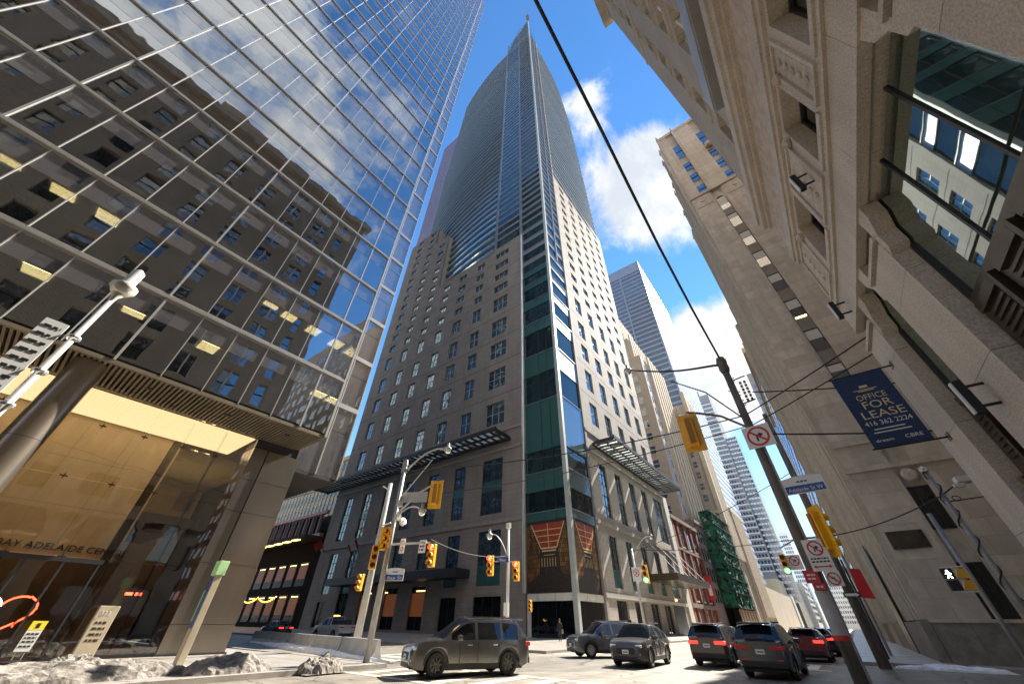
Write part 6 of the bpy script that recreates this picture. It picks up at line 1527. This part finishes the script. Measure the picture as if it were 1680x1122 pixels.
car('suv', (-12.9, 26.6, 0), hd(-.75, -1), 'paint_grey', 'mid-grey suv angled left behind the facing crossover', 'suv', L=4.6, H=1.72)
car('pickup_truck', (-46.0, 28.0, 0), hd(-1, .03), 'paint_white', 'white pickup truck with amber beacon on the side street', 'pickup truck', style='pickup', L=5.6, W=2.0, H=1.9)
car('parked_car', (-58, 27.5, 0), hd(-1, -.05), 'paint_black', 'black car with red tail lights ahead of the white pickup', 'car', style='sedan', H=1.48, brake=True)
fl = [((-2.6, 33.5), 'paint_red', 'dark red car ahead of the near-black suv'), ((-2.4, 41), 'paint_black', 'black car second ahead in the right lane'), ((-2.5, 50), 'paint_graphite', 'graphite car third ahead in the right lane'), ((-2.6, 62), 'paint_white', 'white car far ahead in the right lane'), ((-2.5, 78), 'paint_bronze', 'brown car far ahead in the right lane'), ((-6.0, 70), 'paint_white', 'white car far ahead in the left lane'), ((-13, 62), 'paint_graphite', 'graphite car waiting far down the opposite lane'), ((-13, 90), 'paint_white', 'white car far down the opposite lane')]
for (x, y), pm, lab in fl: car('distant_car', (x, y, 0), 90 if x > -9 else -90, pm, lab, 'car', 'traffic down the street', style='suv' if y < 45 else 'sedan', H=1.5, L=4.5, brake=x > -5, plates=False)
e = thing('car_emblem', (-9.3, 20.8, .6), 'silver galloping emblem on the nose of the facing crossover', 'emblem') if False else None
# bicycles parked on the right sidewalk: wheel rings and frames
def bike(p, rz, label):
    t = thing('bicycle', (0, 0, 0), label, 'bicycle', 'bicycles racked on the far right sidewalk'); LOC[t] = Vector((0, 0, 0))
    for x in (-.52, .52):
        q = MB(); q.tube([(x+.33*math.cos(a), 0, .34+.33*math.sin(a)) for a in [6.28318*k/18 for k in range(19)]], .025, 6, cap=False); q.build('wheel', 'tyre', t, w=(0, 0, 0))
    q = MB()
    for a, b in (((-.52, 0, .34), (-.12, 0, .30)), ((-.12, 0, .30), (-.25, 0, .85)), ((-.52, 0, .34), (-.22, 0, .78)), ((-.22, 0, .78), (.36, 0, .8)), ((-.12, 0, .3), (.38, 0, .72)), ((.34, 0, .95), (.52, 0, .34))): q.tube([a, b], .022, 6)
    q.build('frame', 'flag_red', t, w=(0, 0, 0)); q = MB(); q.tube([(.34, -.25, .98), (.3, 0, .96), (.34, .25, .98)], .018, 6); q.build('handlebar', 'dark_metal', t, w=(0, 0, 0)); q = MB(); q.box((-.36, -.07, .86), (-.14, .07, .91)); q.build('saddle', 'black', t, w=(0, 0, 0), bevel=.02)
    t.location = p; t.rotation_euler[2] = rz
bike((.6, 38.5, .13), 1.5, 'red bicycle racked nearest the black pole'); bike((.7, 41.0, .13), 1.4, 'red bicycle racked behind the first one')

# ------------------------------------------------------------------ people
def person(p, rz, label, coat, legs, pose='stand', bag=False, hood=False):
    t = thing('person', (0, 0, 0), label, 'person'); LOC[t] = Vector((0, 0, 0))
    st = .16 if pose == 'walk' else .03
    J = {'pelvis': (0, 0, .95), 'waist': (0, 0, 1.1), 'chest': (0, .01, 1.32), 'neck': (0, 0, 1.5), 'head0': (0, .02, 1.58), 'head1': (0, .03, 1.70),
         'hl': (.10, 0, .90), 'kl': (.11, st+.03, .50), 'al': (.11, st*1.2, .10), 'tl': (.12, st*1.2+.17, .05), 'hr': (-.10, 0, .90), 'kr': (-.11, -st*.3+.03, .5), 'ar': (-.11, -st*1.6, .11), 'tr': (-.12, -st*1.6+.16, .05),
         'sl': (.19, 0, 1.42), 'el': (.26, -.02, 1.14), 'wl': (.25, .13, .92), 'fl': (.24, .17, .83), 'sr': (-.19, 0, 1.42), 'er': (-.26, -.02, 1.14), 'wr': (-.25, .15, .95), 'fr': (-.24, .2, .87)}
    E_ = [('pelvis', 'waist'), ('waist', 'chest'), ('chest', 'neck'), ('neck', 'head0'), ('head0', 'head1'), ('pelvis', 'hl'), ('hl', 'kl'), ('kl', 'al'), ('al', 'tl'), ('pelvis', 'hr'), ('hr', 'kr'), ('kr', 'ar'), ('ar', 'tr'), ('chest', 'sl'), ('sl', 'el'), ('el', 'wl'), ('wl', 'fl'), ('chest', 'sr'), ('sr', 'er'), ('er', 'wr'), ('wr', 'fr')]
    rad = {'pelvis': .15, 'waist': .145, 'chest': .165, 'neck': .06, 'head0': .085, 'head1': .095, 'hl': .1, 'hr': .1, 'kl': .07, 'kr': .07, 'al': .05, 'ar': .05, 'tl': .045, 'tr': .045, 'sl': .08, 'sr': .08, 'el': .06, 'er': .06, 'wl': .045, 'wr': .045, 'fl': .035, 'fr': .035}
    ks = list(J); me = bpy.data.meshes.new('person'); me.from_pydata([J[k] for k in ks], [(ks.index(a), ks.index(b)) for a, b in E_], [])
    o = bpy.data.objects.new('tmp', me); COL.objects.link(o); sm = o.modifiers.new('s', 'SKIN'); sv = me.skin_vertices[0].data
    for i, k in enumerate(ks): sv[i].radius = (rad[k], rad[k]*.85)
    sv[0].use_root = True; ss = o.modifiers.new('u', 'SUBSURF'); ss.levels = 2
    bpy.context.view_layer.update(); m2 = bpy.data.meshes.new_from_object(o.evaluated_get(bpy.context.evaluated_depsgraph_get())); bpy.data.objects.remove(o)
    m2.materials.clear()
    for mn in (legs, coat, 'skin', 'black'): m2.materials.append(MAT[mn])
    for f in m2.polygons:
        c = f.center; f.use_smooth = True
        f.material_index = 2 if c.z > 1.53 or (abs(c.x) > .19 and c.z < .92) else (3 if c.z < .12 else (0 if c.z < .84 and abs(c.x) < .2 else 1))
    b = bpy.data.objects.new('body', m2); link(b, t, (0, 0, 0))
    q = MB(); q.lathe([(.0, 1.835), (.07, 1.82), (.112, 1.77), (.118, 1.70), (.10, 1.66)], (0, .005, 0), 14); q.build('hood' if hood else 'hair', coat if hood else 'hair', t, w=(0, 0, 0), smooth=True)
    q = MB(); q.prism([(-.012, .115, 1.70), (.012, .115, 1.70), (.016, .145, 1.655), (-.016, .145, 1.655)], (0, -.02, .0)); q.build('nose', 'skin', t, w=(0, 0, 0))
    for s_ in (1, -1):
        q = MB(); q.lathe([(0, 0), (.012, .004), (0, .008)], M=Matrix.Translation((s_*.035, .118, 1.715)) @ Matrix.Rotation(-1.57, 4, 'X'), seg=8); q.build('eye', 'black', t, w=(0, 0, 0))
    if bag: q = MB(); q.box((.22, -.1, .62), (.34, .22, .98)); q.build('carried_bag', 'tan_bag', t, w=(0, 0, 0), bevel=.02)
    t.location = p; t.rotation_euler[2] = rz
person((-10.6, 25.6, 0), 2.9, 'person in dark hooded coat crossing between the grey suv and the facing crossover', 'coat_dark', 'trousers', 'walk', hood=True)
person((-24.2, 40.0, .13), .9, 'person in black coat with a tan bag standing by the glass corner', 'coat_dark', 'trousers', 'stand', bag=True)
person((-26.0, 27.6, .13), 2.2, 'worker in orange vest on the hotel sidewalk left of the graphite suv', 'vest_orange', 'trousers', 'stand')
person((-27.9, 29.0, .13), 2.6, 'person in dark clothes beside the orange-vested worker', 'coat_dark', 'trousers', 'walk')
